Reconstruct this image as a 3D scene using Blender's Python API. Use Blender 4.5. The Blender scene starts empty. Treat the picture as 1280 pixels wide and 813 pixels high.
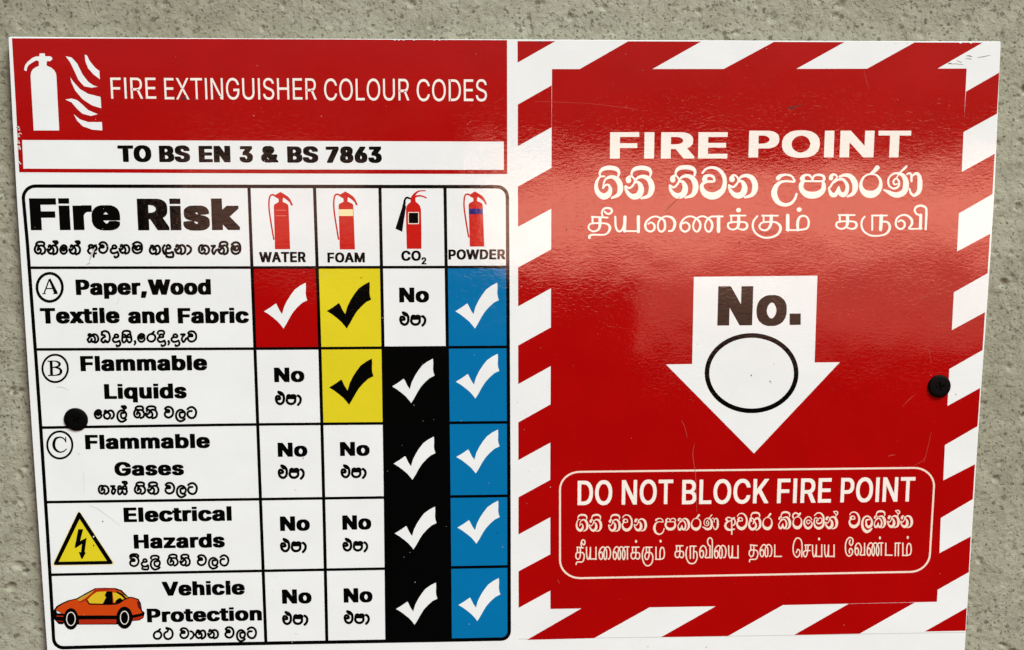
import bpy, math, random
import numpy as np
from mathutils import Vector, Matrix, Euler
from mathutils.geometry import delaunay_2d_cdt

R = math.radians
sc = bpy.context.scene
col = sc.collection

# ---------------------------------------------------------------- camera
FPX, PITCH, YAW, ROLL = 1463.76, -0.151818, -0.0430421, -0.000296   # solved from the board's edges
CAM_Y = -0.726
CAMPOS = Vector((0.0, CAM_Y, 1.62))
def cam_rot():
    Rx = Matrix.Rotation(PITCH, 3, 'X'); Ry = Matrix.Rotation(YAW, 3, 'Y'); Rz = Matrix.Rotation(ROLL, 3, 'Z')
    m = Ry @ Rx @ Rz                                  # in a frame looking down -Z with Y up
    B = Matrix(((1, 0, 0), (0, 0, -1), (0, 1, 0)))    # turns that frame to look along +Y with Z up
    return B @ m
CR = cam_rot()
cd = bpy.data.cameras.new('camera'); cam = bpy.data.objects.new('camera', cd); col.objects.link(cam)
cam.matrix_world = Matrix.Translation(CAMPOS) @ CR.to_4x4()
cd.sensor_fit = 'HORIZONTAL'; cd.sensor_width = 36.0; cd.lens = 36.0 * FPX / 1280.0
cd.clip_start = 0.01; cd.clip_end = 200.0
sc.camera = cam

FACE = -0.0060                                        # front face of the board (the wall's surface is y = 0)
def P(x, y):
    """a point traced on the sign -> its place (X, Z) in metres on the board's plane"""
    d = CR @ Vector(((x - 640) / FPX, (406.5 - y) / FPX, -1.0))
    t = (FACE - CAMPOS.y) / d.y
    return (CAMPOS.x + d.x * t, CAMPOS.z + d.z * t)

# ---------------------------------------------------------------- world, sun, lamps, exposure
SUN_EL, SUN_AZ = R(52), R(140)
w = bpy.data.worlds.new('World'); sc.world = w; w.use_nodes = True
nt = w.node_tree; bg = nt.nodes['Background']
sky = nt.nodes.new('ShaderNodeTexSky'); sky.sky_type = 'NISHITA'; sky.sun_disc = False
sky.sun_elevation = SUN_EL; sky.sun_rotation = SUN_AZ; sky.dust_density = 3.5; sky.air_density = 1.0; sky.ozone_density = 0.6
nt.links.new(sky.outputs[0], bg.inputs[0]); bg.inputs[1].default_value = 0.06
sd = bpy.data.lights.new('sun', 'SUN'); sd.energy = 3.9; sd.angle = R(24); sd.color = (0.975, 1.0, 0.965)
so = bpy.data.objects.new('sun', sd); col.objects.link(so)
sdir = Vector((math.sin(SUN_AZ) * math.cos(SUN_EL), math.cos(SUN_AZ) * math.cos(SUN_EL), math.sin(SUN_EL)))
so.rotation_euler = sdir.to_track_quat('Z', 'Y').to_euler()

LAMP_Y = -3.2
def mirror_at(x, y):
    """where the reflection seen at this point of the board lies on the plane y = LAMP_Y"""
    X, Z = P(x, y)
    k = (LAMP_Y - FACE) / (CAMPOS.y - FACE)
    return X + (X - CAMPOS.x) * k, Z + (Z - CAMPOS.z) * k
def lamp(name, x0, y0, x1, y1, radiance, colour=(1.0, 0.50, 0.35)):
    a = mirror_at(x0, y0); b = mirror_at(x1, y1)
    ld = bpy.data.lights.new(name, 'AREA'); ld.shape = 'RECTANGLE'
    ld.size = abs(b[0] - a[0]); ld.size_y = abs(b[1] - a[1]); ld.color = colour
    ld.energy = radiance * math.pi * ld.size * ld.size_y
    o = bpy.data.objects.new(name, ld); col.objects.link(o)
    o.location = ((a[0] + b[0]) / 2, LAMP_Y, (a[1] + b[1]) / 2)
    o.rotation_euler = (R(90), 0, 0)
    return o
L_MAIN = lamp('yard_standin_lamp', 600, 205, 1420, 320, 9.8)  # three added area lamps stand in for the unseen bright yard, shaped for glare
L_LOW = lamp('yard_standin_low_lamp', 800, 326, 1420, 425, 2.1)
L_LEFT = lamp('yard_standin_left_lamp', 215, 205, 468, 305, 2.2)
for o in (L_MAIN, L_LOW, L_LEFT):
    o.rotation_euler = (R(90), 0, 0)

sc.view_settings.view_transform = 'Standard'; sc.view_settings.look = 'None'
sc.view_settings.exposure = 0.32; sc.view_settings.gamma = 1.0; sc.view_settings.use_curve_mapping = False

# ---------------------------------------------------------------- helpers
def tag(o, label=None, cat=None, kind=None, group=None):
    if label: o['label'] = label
    if cat: o['category'] = cat
    if kind: o['kind'] = kind
    if group: o['group'] = group
    return o

def mesh_obj(name, verts, faces, material, parent=None, label=None):
    me = bpy.data.meshes.new(name); me.from_pydata(verts, [], faces); me.update()
    if material: me.materials.append(material)
    o = bpy.data.objects.new(name, me); col.objects.link(o)
    if parent: o.parent = parent
    if label: o['label'] = label
    return o

def new_mat(name):
    m = bpy.data.materials.new(name); m.use_nodes = True
    return m, m.node_tree, m.node_tree.nodes['Principled BSDF']

def N(t, typ, **kw):
    n = t.nodes.new(typ)
    for k, v in kw.items():
        if hasattr(n, k): setattr(n, k, v)
        else: n.inputs[k].default_value = v
    return n

# one glossy laminate over everything that is printed: same ripples, other ink
def gloss_nodes(t, b, rough, ripple):
    L = t.links.new
    geo = N(t, 'ShaderNodeNewGeometry')
    mp = N(t, 'ShaderNodeMapping'); mp.inputs['Scale'].default_value = (1.0, 1.0, 2.3)
    L(geo.outputs['Position'], mp.inputs['Vector'])
    n1 = N(t, 'ShaderNodeTexNoise', Scale=300.0, Detail=3.0, Roughness=0.55, Distortion=0.8)
    n2 = N(t, 'ShaderNodeTexNoise', Scale=16.0, Detail=2.0, Roughness=0.5)
    L(mp.outputs[0], n1.inputs['Vector']); L(geo.outputs['Position'], n2.inputs['Vector'])
    b1 = N(t, 'ShaderNodeBump', Strength=1.0); b1.inputs['Distance'].default_value = 0.000033 * ripple
    b2 = N(t, 'ShaderNodeBump', Strength=1.0); b2.inputs['Distance'].default_value = 0.00060 * ripple
    L(n1.outputs[0], b1.inputs['Height']); L(n2.outputs[0], b2.inputs['Height'])
    L(b1.outputs[0], b2.inputs['Normal']); L(b2.outputs[0], b.inputs['Normal'])
    # handling wear: patches of duller film
    n3 = N(t, 'ShaderNodeTexNoise', Scale=7.0, Detail=5.0, Roughness=0.65)
    L(geo.outputs['Position'], n3.inputs['Vector'])
    mr = N(t, 'ShaderNodeMapRange'); mr.inputs['From Min'].default_value = 0.35; mr.inputs['From Max'].default_value = 0.7
    mr.inputs['To Min'].default_value = rough * 0.75; mr.inputs['To Max'].default_value = rough * 1.7
    L(n3.outputs[0], mr.inputs['Value']); L(mr.outputs[0], b.inputs['Roughness'])
    return geo

def ink(name, colour, rough=0.045, ripple=1.0, mottle=0.05):
    m, t, b = new_mat(name)
    geo = gloss_nodes(t, b, rough, ripple); L = t.links.new
    n = N(t, 'ShaderNodeTexNoise', Scale=22.0, Detail=8.0, Roughness=0.7)
    L(geo.outputs['Position'], n.inputs['Vector'])
    mr = N(t, 'ShaderNodeMapRange'); mr.inputs['From Min'].default_value = 0.3; mr.inputs['From Max'].default_value = 0.7
    mr.inputs['To Min'].default_value = 1 - mottle; mr.inputs['To Max'].default_value = 1 + mottle * 0.4
    L(n.outputs[0], mr.inputs['Value'])
    hs = N(t, 'ShaderNodeHueSaturation'); hs.inputs['Color'].default_value = (*colour, 1)
    L(mr.outputs[0], hs.inputs['Value'])
    L(hs.outputs[0], b.inputs['Base Color'])
    b.inputs['Specular IOR Level'].default_value = 0.36
    return m

M_WHITE = ink('white_laminate', (0.735, 0.80, 0.808))
M_RED = ink('red_ink', (0.352, 0.002, 0.002), mottle=0.10)
M_BLACK = ink('black_ink', (0.0015, 0.0015, 0.0015))
M_YELLOW = ink('yellow_ink', (0.64, 0.57, 0.018))
M_BLUE = ink('blue_ink', (0.002, 0.15, 0.37))
M_CREAM = ink('cream_ink', (0.80, 0.79, 0.735))
M_PALE = ink('pale_pink_ink', (0.80, 0.69, 0.58))
M_SYMBOL = ink('bright_red_ink', (0.50, 0.012, 0.008))
M_NAVY = ink('navy_ink', (0.01, 0.015, 0.17))
M_ORANGE = ink('orange_ink', (0.52, 0.055, 0.006))
M_DORANGE = ink('dark_orange_ink', (0.36, 0.022, 0.006))
M_GOLD = ink('gold_ink', (0.50, 0.30, 0.03))
M_AMBER = ink('amber_ink', (0.62, 0.46, 0.02))
M_PALEYEL = ink('pale_yellow_ink', (0.78, 0.72, 0.40))

# ---------------------------------------------------------------- flat print: union of polygons
def inside(contours, x, y):
    c = False
    for p in contours:
        j = len(p) - 1
        for i in range(len(p)):
            yi = p[i][1]; yj = p[j][1]
            if (yi > y) != (yj > y) and x < (p[j][0] - p[i][0]) * (y - yi) / (yj - yi) + p[i][0]:
                c = not c
            j = i
    return c

def triangulate(polys, contours=()):
    """union of simple polygons and of even-odd contours -> (points, triangles)"""
    vs, es, fs = [], [], []
    for p in polys:
        a = sum(p[i - 1][0] * p[i][1] - p[i][0] * p[i - 1][1] for i in range(len(p)))
        if abs(a) < 1e-9: continue
        if a < 0: p = p[::-1]
        k = len(vs); vs += [Vector(q) for q in p]; fs.append(list(range(k, k + len(p))))
    for p in contours:
        k = len(vs); n = len(p); vs += [Vector(q) for q in p]; es += [(k + i, k + (i + 1) % n) for i in range(n)]
    ov, oe, of, _, _, ff = delaunay_2d_cdt(vs, es, fs, 0, 1e-5, True)
    tris = []
    for f, src in zip(of, ff):
        if src: tris.append(f); continue
        if contours:
            cx = sum(ov[i].x for i in f) / 3; cy = sum(ov[i].y for i in f) / 3
            if inside(contours, cx, cy): tris.append(f)
    return ov, tris

UNIT = 10000.0           # triangulation is done in tenths of a millimetre

def print_mesh(name, polys, material, parent, layer, contours=(), label=None):
    """polys: lists of (X, Z) in metres on the board"""
    pp = [[(x * UNIT, z * UNIT) for x, z in p] for p in polys]
    cc = [[(x * UNIT, z * UNIT) for x, z in p] for p in contours]
    v, f = triangulate(pp, cc)
    y = FACE - 0.000025 * layer
    used = sorted({i for t in f for i in t}); mp = {k: n for n, k in enumerate(used)}
    verts = [(v[i].x / UNIT, y, v[i].y / UNIT) for i in used]
    faces = []
    for t in f:
        a, b, c = (v[i] for i in t)
        s = (b.x - a.x) * (c.y - a.y) - (b.y - a.y) * (c.x - a.x)
        if abs(s) < 1e-7: continue
        q = [mp[i] for i in t]
        faces.append(q if s > 0 else q[::-1])        # normal towards -Y
    return mesh_obj(name, verts, faces, material, parent, label)

def catmull(pts, closed=False, n=5):
    out = []; m = len(pts)
    if m < 3 and not closed: return list(pts)
    rng = range(m) if closed else range(m - 1)
    for i in rng:
        if closed: p0, p1, p2, p3 = pts[i - 1], pts[i], pts[(i + 1) % m], pts[(i + 2) % m]
        else:
            p1, p2 = pts[i], pts[i + 1]
            p0 = pts[i - 1] if i > 0 else tuple(2 * a - b for a, b in zip(p1, p2))
            p3 = pts[i + 2] if i + 2 < m else tuple(2 * a - b for a, b in zip(p2, p1))
        for k in range(n):
            t = k / n
            out.append(tuple(0.5 * (2 * b + (c - a) * t + (2 * a - 5 * b + 4 * c - d) * t * t + (3 * b - a - 3 * c + d) * t ** 3)
                             for a, b, c, d in zip(p0, p1, p2, p3)))
    if not closed: out.append(tuple(pts[-1]))
    return out

def disc(x, y, rx, ry=None, n=10, a0=0.0):
    ry = ry or rx
    return [(x + rx * math.cos(a0 + 2 * math.pi * i / n), y + ry * math.sin(a0 + 2 * math.pi * i / n)) for i in range(n)]

def stroke_polys(pts, butt=False):
    """pts (x, y, width) -> convex pieces whose union is the brush stroke"""
    out = []; m = len(pts)
    for i in range(m - 1):
        x0, y0, w0 = pts[i]; x1, y1, w1 = pts[i + 1]
        dx, dy = x1 - x0, y1 - y0; L = math.hypot(dx, dy)
        if L < 1e-9: continue
        nx, ny = -dy / L, dx / L
        out.append([(x0 + nx * w0 / 2, y0 + ny * w0 / 2), (x0 - nx * w0 / 2, y0 - ny * w0 / 2),
                    (x1 - nx * w1 / 2, y1 - ny * w1 / 2), (x1 + nx * w1 / 2, y1 + ny * w1 / 2)])
    for i, (x, y, w_) in enumerate(pts):
        if butt and i in (0, m - 1): continue
        out.append(disc(x, y, w_ / 2, n=10, a0=0.31 * i))
    return out

def S(txt, width=None):
    """'x,y,w x,y,w ...' -> list of tuples"""
    r = []
    for q in txt.split():
        a = [float(v) for v in q.split(',')]
        if len(a) == 2: a.append(width if width is not None else r[-1][2] if r else 1.0)
        r.append(tuple(a))
    return r

class Win:
    """a zoom window on the photograph in which shapes were traced"""
    def __init__(s, x0, y0, k): s.x0, s.y0, s.k = x0, y0, k
    def px(s, x, y): return (s.x0 + x / s.k, s.y0 + y / s.k)
    def pt(s, x, y): return P(*s.px(x, y))
    def poly(s, txt, smooth=False):
        p = [q[:2] for q in S(txt)]
        if smooth: p = catmull(p, True, 4)
        return [s.pt(*q) for q in p]
    def stroke(s, txt, width=None, smooth=True, butt=False, closed=False):
        p = S(txt, width)
        if smooth: p = catmull(p, closed, 4)
        if closed: p = p + [p[0]]
        return [[s.pt(*q) for q in c] for c in stroke_polys(p, butt)]
PX = Win(0, 0, 1)

# ---------------------------------------------------------------- lettering: Latin
FONT = {
    'A': (480, '16,0 201,509 276,509 463,0 395,0 287,302 232,478 245,478 213,371 85,0|110,142 110,199 370,199 370,142'),
    'B': (456, '60,0 60,509 266,508 310,499 329,491 359,469 381,442 394,410 398,374 392,331 380,310 356,286 315,267 315,262 327,261 351,252 374,237 394,216 409,189 417,155 417,117 408,83 400,67 390,52 362,28 324,10 301,4 247,0|125,57 272,58 315,70 341,92 354,120 355,149 342,184 317,211 279,228 248,231 125,231|125,285 252,286 277,291 299,302 323,326 333,348 336,372 334,388 323,417 299,439 263,450 125,452'),
    'C': (510, '267,-7 235,-5 177,11 126,42 104,63 70,115 57,146 42,215 40,254 42,293 57,362 70,393 104,445 150,484 177,498 205,508 267,516 305,513 340,504 373,490 402,471 427,447 448,418 463,385 473,348 408,348 401,373 375,413 348,435 327,445 292,454 245,454 203,443 166,419 137,385 125,364 109,314 103,254 109,194 125,145 137,123 166,89 184,76 203,66 245,54 280,53 315,60 348,74 375,96 401,136 408,160 473,160 457,107 438,76 416,49 388,28 357,11 305,-4'),
    'D': (502, '219,0 96,0 96,57 215,57 272,63 296,70 318,81 354,110 379,149 394,198 398,226 398,285 388,337 379,361 354,399 320,428 299,438 275,446 221,452 93,452 93,509 261,507 325,492 353,478 377,461 418,418 446,361 455,329 462,255 455,181 446,149 417,92 398,68 376,48 351,31 322,17 256,2|125,509 125,0 60,0 60,509'),
    'E': (419, '60,0 60,509 372,509 372,452 125,452 125,286 355,286 355,229 125,229 125,57 375,57 375,0'),
    'F': (410, '60,0 60,509 369,509 369,452 125,452 125,278 346,278 346,221 125,221 125,0'),
    'G': (520, '269,-7 236,-5 176,11 149,25 104,64 85,88 69,116 57,146 47,179 40,254 47,329 57,362 69,393 103,445 149,484 175,498 203,508 265,516 304,513 340,504 374,489 403,469 429,445 458,401 474,349 408,349 387,393 365,420 347,434 304,452 265,456 243,454 202,443 183,432 150,404 125,364 109,314 105,285 103,254 109,194 125,145 151,105 184,76 224,59 269,53 309,57 328,63 360,81 386,107 396,123 410,160 415,202 434,199 283,199 283,256 478,256 478,200 471,141 463,115 436,69 399,33 377,19 326,0'),
    'H': (517, '60,0 60,509 125,509 125,289 392,289 392,509 457,509 457,0 392,0 392,232 125,232 125,0'),
    'I': (300, '31,0 31,57 118,57 118,452 31,452 31,509 269,509 269,452 183,452 183,57 269,57 269,0'),
    'K': (467, '104,145 104,216 174,303 364,509 448,509 231,276|60,0 60,509 125,509 125,0|372,0 188,259 228,309 449,0'),
    'L': (393, '60,0 60,509 125,509 125,57 361,57 361,0'),
    'M': (628, '60,0 60,509 152,509 277,187 322,49 307,49 342,158 476,509 568,509 568,0 504,0 507,457 513,457 482,363 342,0 286,0 170,291 112,457 119,457 122,328 122,0'),
    'N': (523, '60,0 60,509 136,509 363,151 414,55 405,54 399,157 399,509 463,509 463,0 387,0 177,331 108,452 119,454 125,291 125,0'),
    'O': (533, '267,-7 235,-5 177,11 126,42 105,63 70,115 57,146 42,215 40,254 42,293 57,362 86,421 105,445 150,484 177,498 205,508 267,516 299,514 357,498 384,484 429,445 448,421 477,362 486,329 493,254 486,179 477,146 464,115 429,63 408,42 357,11 329,1|267,53 289,54 330,66 367,89 383,105 408,144 418,168 425,194 430,254 429,286 418,341 408,365 383,404 367,420 330,443 310,450 267,456 223,450 203,443 184,433 151,404 125,364 116,340 109,314 103,254 109,194 116,168 125,144 151,105 184,76 203,66 245,54'),
    'P': (445, '60,0 60,509 263,507 312,497 332,487 366,462 390,430 398,411 404,391 409,348 404,304 390,265 366,233 332,207 289,191 235,186 109,186 109,242 233,242 284,250 308,264 327,282 338,306 344,333 342,376 333,402 318,423 297,439 268,449 251,451 125,452 125,0'),
    'R': (449, '60,0 60,509 264,507 290,504 333,489 367,465 380,450 399,415 408,374 405,309 390,271 367,240 333,217 289,203 236,198 96,198 96,255 234,255 284,262 309,273 327,290 339,312 344,338 344,367 334,405 319,425 298,440 252,451 125,452 125,0|353,0 230,229 303,229 428,0'),
    'S': (447, '224,-9 197,-8 149,1 108,19 91,31 76,45 54,77 46,96 38,137 104,137 110,110 132,79 166,59 209,50 257,52 286,60 321,82 336,102 345,126 345,151 338,171 325,186 296,205 184,239 128,260 86,289 60,326 54,348 53,393 58,413 65,431 87,463 119,488 158,506 227,516 275,511 296,505 316,498 351,476 377,449 387,433 399,397 401,378 337,378 334,396 326,412 316,426 302,437 286,447 267,453 225,459 209,458 167,448 136,427 118,398 115,376 119,352 131,334 158,313 202,296 312,264 359,238 379,220 395,198 405,171 408,139 407,118 396,81 374,48 360,34 343,21 302,2 252,-8'),
    'T': (449, '32,452 32,509 417,509 417,452 257,452 257,0 193,0 193,452'),
    'U': (517, '259,-8 203,-2 154,15 114,43 98,60 74,101 66,124 60,173 60,509 124,509 124,178 125,160 133,128 160,87 187,68 220,56 259,52 298,56 331,68 368,99 384,128 392,160 393,178 393,509 457,509 457,173 456,148 443,101 419,60 403,43 363,15 315,-2'),
    'V': (480, '204,0 16,509 84,509 192,206 248,31 235,31 267,138 395,509 463,509 278,0'),
    'W': (686, '155,0 16,509 82,509 163,196 197,40 189,40 211,145 306,509 380,509 462,196 497,40 488,40 510,145 603,509 670,509 530,0 455,0 368,323 351,391 336,475 350,475 335,395 230,0'),
    'X': (474, '18,0 217,284 217,236 29,509 104,509 204,361 243,292 232,292 252,329 374,509 446,509 259,239 259,287 456,0 382,0 268,165 230,231 244,231 225,196 182,129 91,0'),
    '&': (448, '197,-7 173,-6 129,4 110,12 78,34 65,47 45,78 35,114 34,133 37,163 47,189 73,224 237,352 255,375 262,405 261,417 253,437 237,452 215,460 201,461 168,453 155,444 145,431 137,408 137,389 145,363 169,327 438,0 364,0 121,293 87,344 78,370 76,415 84,445 99,470 121,491 149,505 182,513 218,513 266,499 300,471 320,433 324,404 322,382 305,342 275,308 140,206 110,174 100,154 97,131 100,108 109,87 133,63 166,49 208,47 251,59 290,84 321,121 342,168 349,224 408,224 405,180 391,128 371,92 333,47 320,34 289,14 252,1'),
    '2': (453, '64,0 64,47 282,282 311,327 320,360 317,397 308,419 293,436 262,454 237,459 209,459 184,453 162,441 145,424 134,402 127,362 66,362 67,384 77,424 86,442 111,473 126,486 162,505 182,511 225,516 268,511 306,497 323,486 350,461 370,428 380,392 381,372 371,318 357,290 322,241 153,57 389,57 389,0'),
    '3': (453, '218,-7 152,2 114,19 98,30 70,57 60,74 46,111 44,132 109,132 115,107 134,78 165,59 204,50 248,53 275,61 297,74 315,93 328,130 328,158 322,184 299,217 275,234 242,244 157,248 157,299 288,448 288,452 70,452 70,509 372,509 372,461 211,278 211,289 239,290 287,284 327,265 359,239 381,205 392,166 392,123 387,103 370,66 358,50 327,23 288,4 243,-6'),
    '6': (453, '226,-7 203,-5 161,5 125,26 96,56 84,74 69,115 64,162 68,199 80,239 102,285 252,509 322,509 151,261 145,261 165,288 179,299 196,307 224,314 278,309 316,295 332,284 359,257 378,221 388,180 388,134 384,112 368,73 343,39 327,26 310,14 271,-2|226,48 267,56 299,79 320,114 327,142 327,173 320,201 299,235 267,258 226,265 186,258 153,235 132,201 125,158 132,114 153,79 186,56'),
    '7': (453, '97,0 323,452 62,452 62,509 391,509 391,449 165,0'),
    '8': (453, '226,-7 201,-6 156,3 117,21 101,33 86,47 64,78 57,96 52,135 59,181 81,220 113,249 153,265 119,282 105,293 83,324 76,342 70,380 75,417 82,434 101,464 114,477 146,498 184,511 226,516 269,511 306,498 337,477 361,450 370,434 377,417 382,380 376,342 369,324 347,293 318,273 300,265 339,249 372,220 393,181 401,135 395,96 388,78 352,33 317,11 296,3 251,-6|226,49 272,55 307,74 329,102 337,139 329,177 305,208 270,228 226,235 182,228 147,208 123,177 115,139 123,102 145,74 180,55|226,290 252,292 274,300 293,313 312,341 319,376 313,410 294,437 264,454 226,460 188,454 159,437 139,410 133,376 139,341 159,313 189,296'),
    'a': (389, '160,-9 126,-5 94,5 80,12 57,32 40,58 31,90 31,123 38,150 58,179 89,199 125,211 244,228 265,235 273,243 276,255 271,288 256,311 240,322 220,329 196,331 171,329 140,318 118,301 100,274 41,291 48,308 67,335 104,364 163,382 227,382 275,367 296,353 315,333 329,306 337,251 337,0 277,0 277,52 272,52 252,25 226,6 190,-6|170,45 216,53 239,66 257,83 269,104 275,126 276,190 259,182 231,176 144,162 125,155 103,139 95,124 92,105 94,87 102,72 130,52'),
    'b': (424, '229,-8 198,-5 162,10 138,31 118,59 112,59 112,0 53,0 53,509 114,509 114,319 118,319 144,353 171,373 212,384 252,383 294,371 313,361 330,347 359,313 379,270 389,218 389,160 379,108 370,84 346,45 313,16 274,-2|220,47 253,51 267,57 301,88 321,133 328,189 321,245 301,290 280,311 267,319 237,329 220,330 203,329 174,320 161,312 140,291 125,263 113,210 116,150 125,115 140,86 174,57 188,51'),
    'c': (396, '207,-8 182,-7 137,6 117,16 82,46 68,64 46,108 36,159 34,187 36,216 46,268 68,312 82,330 98,346 137,371 182,383 221,384 272,373 315,349 347,312 362,277 303,262 294,283 276,306 257,319 226,329 189,329 158,319 145,310 115,274 99,224 96,187 99,151 115,102 134,76 158,57 173,51 207,46 234,49 271,66 296,95 304,117 363,102 354,78 334,46 306,21 261,-1'),
    'd': (424, '195,-8 151,-2 130,5 111,16 79,45 55,84 39,133 35,160 35,218 46,270 66,313 79,332 95,347 112,361 131,371 173,383 213,384 253,373 280,353 306,319 311,319 311,509 372,509 372,0 313,0 313,59 307,59 287,31 263,10 227,-5|205,47 236,51 250,57 263,65 284,86 293,100 305,132 312,189 305,247 293,278 284,291 275,302 251,320 221,329 205,330 187,329 157,319 133,301 124,290 115,276 103,245 96,189 103,133 115,101 124,88 158,57 172,51'),
    'e': (404, '212,-8 161,-2 117,16 98,30 68,64 56,85 46,108 35,159 35,215 39,242 55,290 67,311 97,346 115,359 135,370 180,383 221,384 251,379 294,361 319,341 331,329 350,299 363,263 370,219 371,169 75,169 75,221 338,221 310,202 303,254 291,282 263,314 237,326 189,329 159,321 135,304 116,282 99,241 96,211 97,157 110,106 118,92 139,70 151,61 179,50 224,47 244,50 271,61 292,80 306,105 365,91 345,51 311,19 283,4 266,-1'),
    'f': (254, '228,379 228,327 6,327 6,379|81,0 81,432 84,461 96,486 113,505 148,524 197,530 243,521 227,468 195,474 171,470 154,460 145,443 142,431 142,0'),
    'g': (425, '207,-151 150,-144 105,-127 73,-101 51,-69 101,-41 128,-72 165,-92 192,-97 229,-96 267,-85 295,-62 310,-28 311,68 306,68 287,41 263,21 241,11 212,5 173,6 152,10 132,17 95,39 80,53 55,90 39,136 35,163 35,220 46,271 66,314 80,332 112,361 152,378 196,384 242,378 273,360 288,346 308,319 313,319 313,379 372,379 372,-9 367,-54 350,-90 324,-117 308,-127 291,-136 251,-147|205,59 237,63 264,75 275,84 300,121 312,172 309,231 300,264 285,291 275,303 251,320 222,329 205,330 188,329 158,320 145,312 124,290 115,277 103,246 96,193 103,138 124,96 158,68 172,63'),
    'h': (410, '114,227 114,0 53,0 53,509 114,509 114,287 102,287 112,312 137,349 152,362 187,379 227,384 264,380 295,369 321,349 341,321 348,304 356,264 357,0 296,0 295,256 283,291 273,304 246,323 229,328 184,326 161,317 141,303 126,283 117,257'),
    'i': (167, '53,0 53,379 114,379 114,0|84,443 60,449 44,468 41,483 44,499 54,512 67,521 84,524 100,521 114,512 126,491 126,475 114,455 100,446'),
    'k': (381, '110,137 110,212 121,212 284,379 360,379 184,199 177,199|53,0 53,509 114,509 114,0|294,0 148,186 191,229 372,0'),
    'l': (189, '139,-2 101,3 86,10 65,33 54,65 53,509 114,509 115,77 120,62 130,54 170,54 181,3'),
    'm': (610, '53,0 53,379 112,379 112,295 108,295 118,323 141,355 172,376 207,386 239,385 257,380 287,361 309,331 316,314 321,295 312,295 322,321 347,353 368,369 407,383 437,386 468,383 510,364 532,342 548,313 556,276 557,0 496,0 494,273 490,289 473,313 447,326 419,330 395,328 365,314 345,290 338,270 335,247 335,0 274,0 273,275 262,301 242,320 229,326 199,330 168,325 148,314 132,299 117,266 114,253 114,0'),
    'n': (410, '114,227 114,0 53,0 53,379 112,379 112,287 102,287 112,312 137,349 152,362 187,379 227,384 264,380 295,369 321,349 341,321 348,304 356,264 357,0 296,0 295,256 283,291 273,304 246,323 229,328 184,326 161,317 141,303 126,283 117,257'),
    'o': (415, '207,-8 182,-7 137,6 117,16 82,46 68,64 46,108 36,159 34,187 36,216 46,268 68,312 82,330 98,346 137,371 182,383 207,384 233,383 278,371 299,360 333,330 347,312 369,268 376,243 381,187 380,159 369,108 347,64 333,46 299,16 278,6 233,-7|207,46 242,51 257,57 282,76 307,117 316,151 319,187 316,224 307,258 282,300 257,319 226,329 207,330 189,329 158,319 134,300 115,274 108,258 99,224 96,187 99,151 108,117 134,76 158,57 173,51'),
    'p': (424, '53,-143 53,379 112,379 112,319 118,319 137,346 152,360 183,378 212,384 252,383 294,371 313,361 345,332 370,293 379,270 389,218 389,160 379,108 370,84 346,45 330,29 294,5 252,-7 198,-5 173,4 145,24 118,59 114,59 114,-143|220,47 253,51 267,57 301,88 321,133 328,189 321,245 301,290 280,311 267,319 237,329 220,330 203,329 174,320 161,312 140,291 125,263 113,210 116,150 125,115 140,86 174,57 188,51'),
    'q': (424, '372,-143 311,-143 311,59 306,59 280,24 252,4 227,-5 172,-7 130,5 94,29 79,45 55,84 39,133 35,160 35,218 39,245 55,293 79,332 112,361 131,371 173,383 213,384 241,378 272,360 287,346 307,319 313,319 313,379 372,379|205,47 236,51 250,57 263,65 284,86 293,100 305,132 312,189 305,247 293,278 284,291 275,302 251,320 221,329 205,330 187,329 157,319 133,301 124,290 115,276 103,245 96,189 103,133 115,101 124,88 158,57 172,51'),
    'r': (259, '53,0 53,379 112,379 112,321 115,321 140,358 166,375 196,384 243,384 243,322 207,326 182,323 149,309 126,284 114,250 114,0'),
    's': (365, '182,-8 128,-2 84,18 72,27 53,50 45,63 36,94 94,107 105,79 124,60 165,46 200,46 232,55 255,71 267,91 265,121 254,136 237,147 125,177 87,196 72,208 53,237 47,274 51,305 57,319 75,343 100,363 131,377 149,381 206,384 239,378 279,358 307,328 324,290 268,277 251,307 232,323 205,331 171,332 143,324 121,308 110,289 112,258 124,243 144,232 254,202 275,194 292,183 317,158 325,142 330,125 330,90 321,61 290,24 260,6 242,0 223,-5'),
    't': (227, '204,379 204,327 6,327 6,379|65,471 126,471 128,76 136,61 150,53 170,50 202,54 213,2 168,-4 125,2 92,21 80,35 72,52 65,93'),
    'u': (410, '182,-5 146,-1 130,4 101,20 78,44 62,76 57,95 53,139 53,379 114,379 114,144 119,105 137,75 150,64 164,56 200,50 226,53 259,69 276,86 293,122 296,153 296,379 357,379 357,0 298,0 298,92 307,92 297,67 286,47 257,17 222,0'),
    'v': (389, '163,0 17,379 84,379 177,121 206,21 184,21 218,138 305,379 371,379 226,0'),
    'x': (379, '21,0 171,218 171,171 29,379 100,379 207,206 175,206 224,292 282,379 352,379 209,169 209,214 358,0 287,0 231,85 173,182 205,182 157,99 91,0'),
    'z': (380, '42,0 42,46 254,320 254,323 48,323 48,379 333,379 333,331 126,60 126,56 339,56 339,0'),
    ',': (188, '38,-119 68,71 137,71 84,-119'),
}
FONT['i'] = (167, '53,0 53,379 114,379 114,0|53,470 114,470 114,509 53,509')
FONT['l'] = (174, '56,0 56,509 118,509 118,0')
FONT['I'] = (185, '60,0 60,509 125,509 125,0')
FONT['.'] = (170, '40,0 40,95 130,95 130,0')
CAP = 509.0
def glyph_contours(ch):
    return [[tuple(float(v) for v in q.split(',')) for q in c.split()] for c in FONT[ch][1].split('|')]

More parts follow.
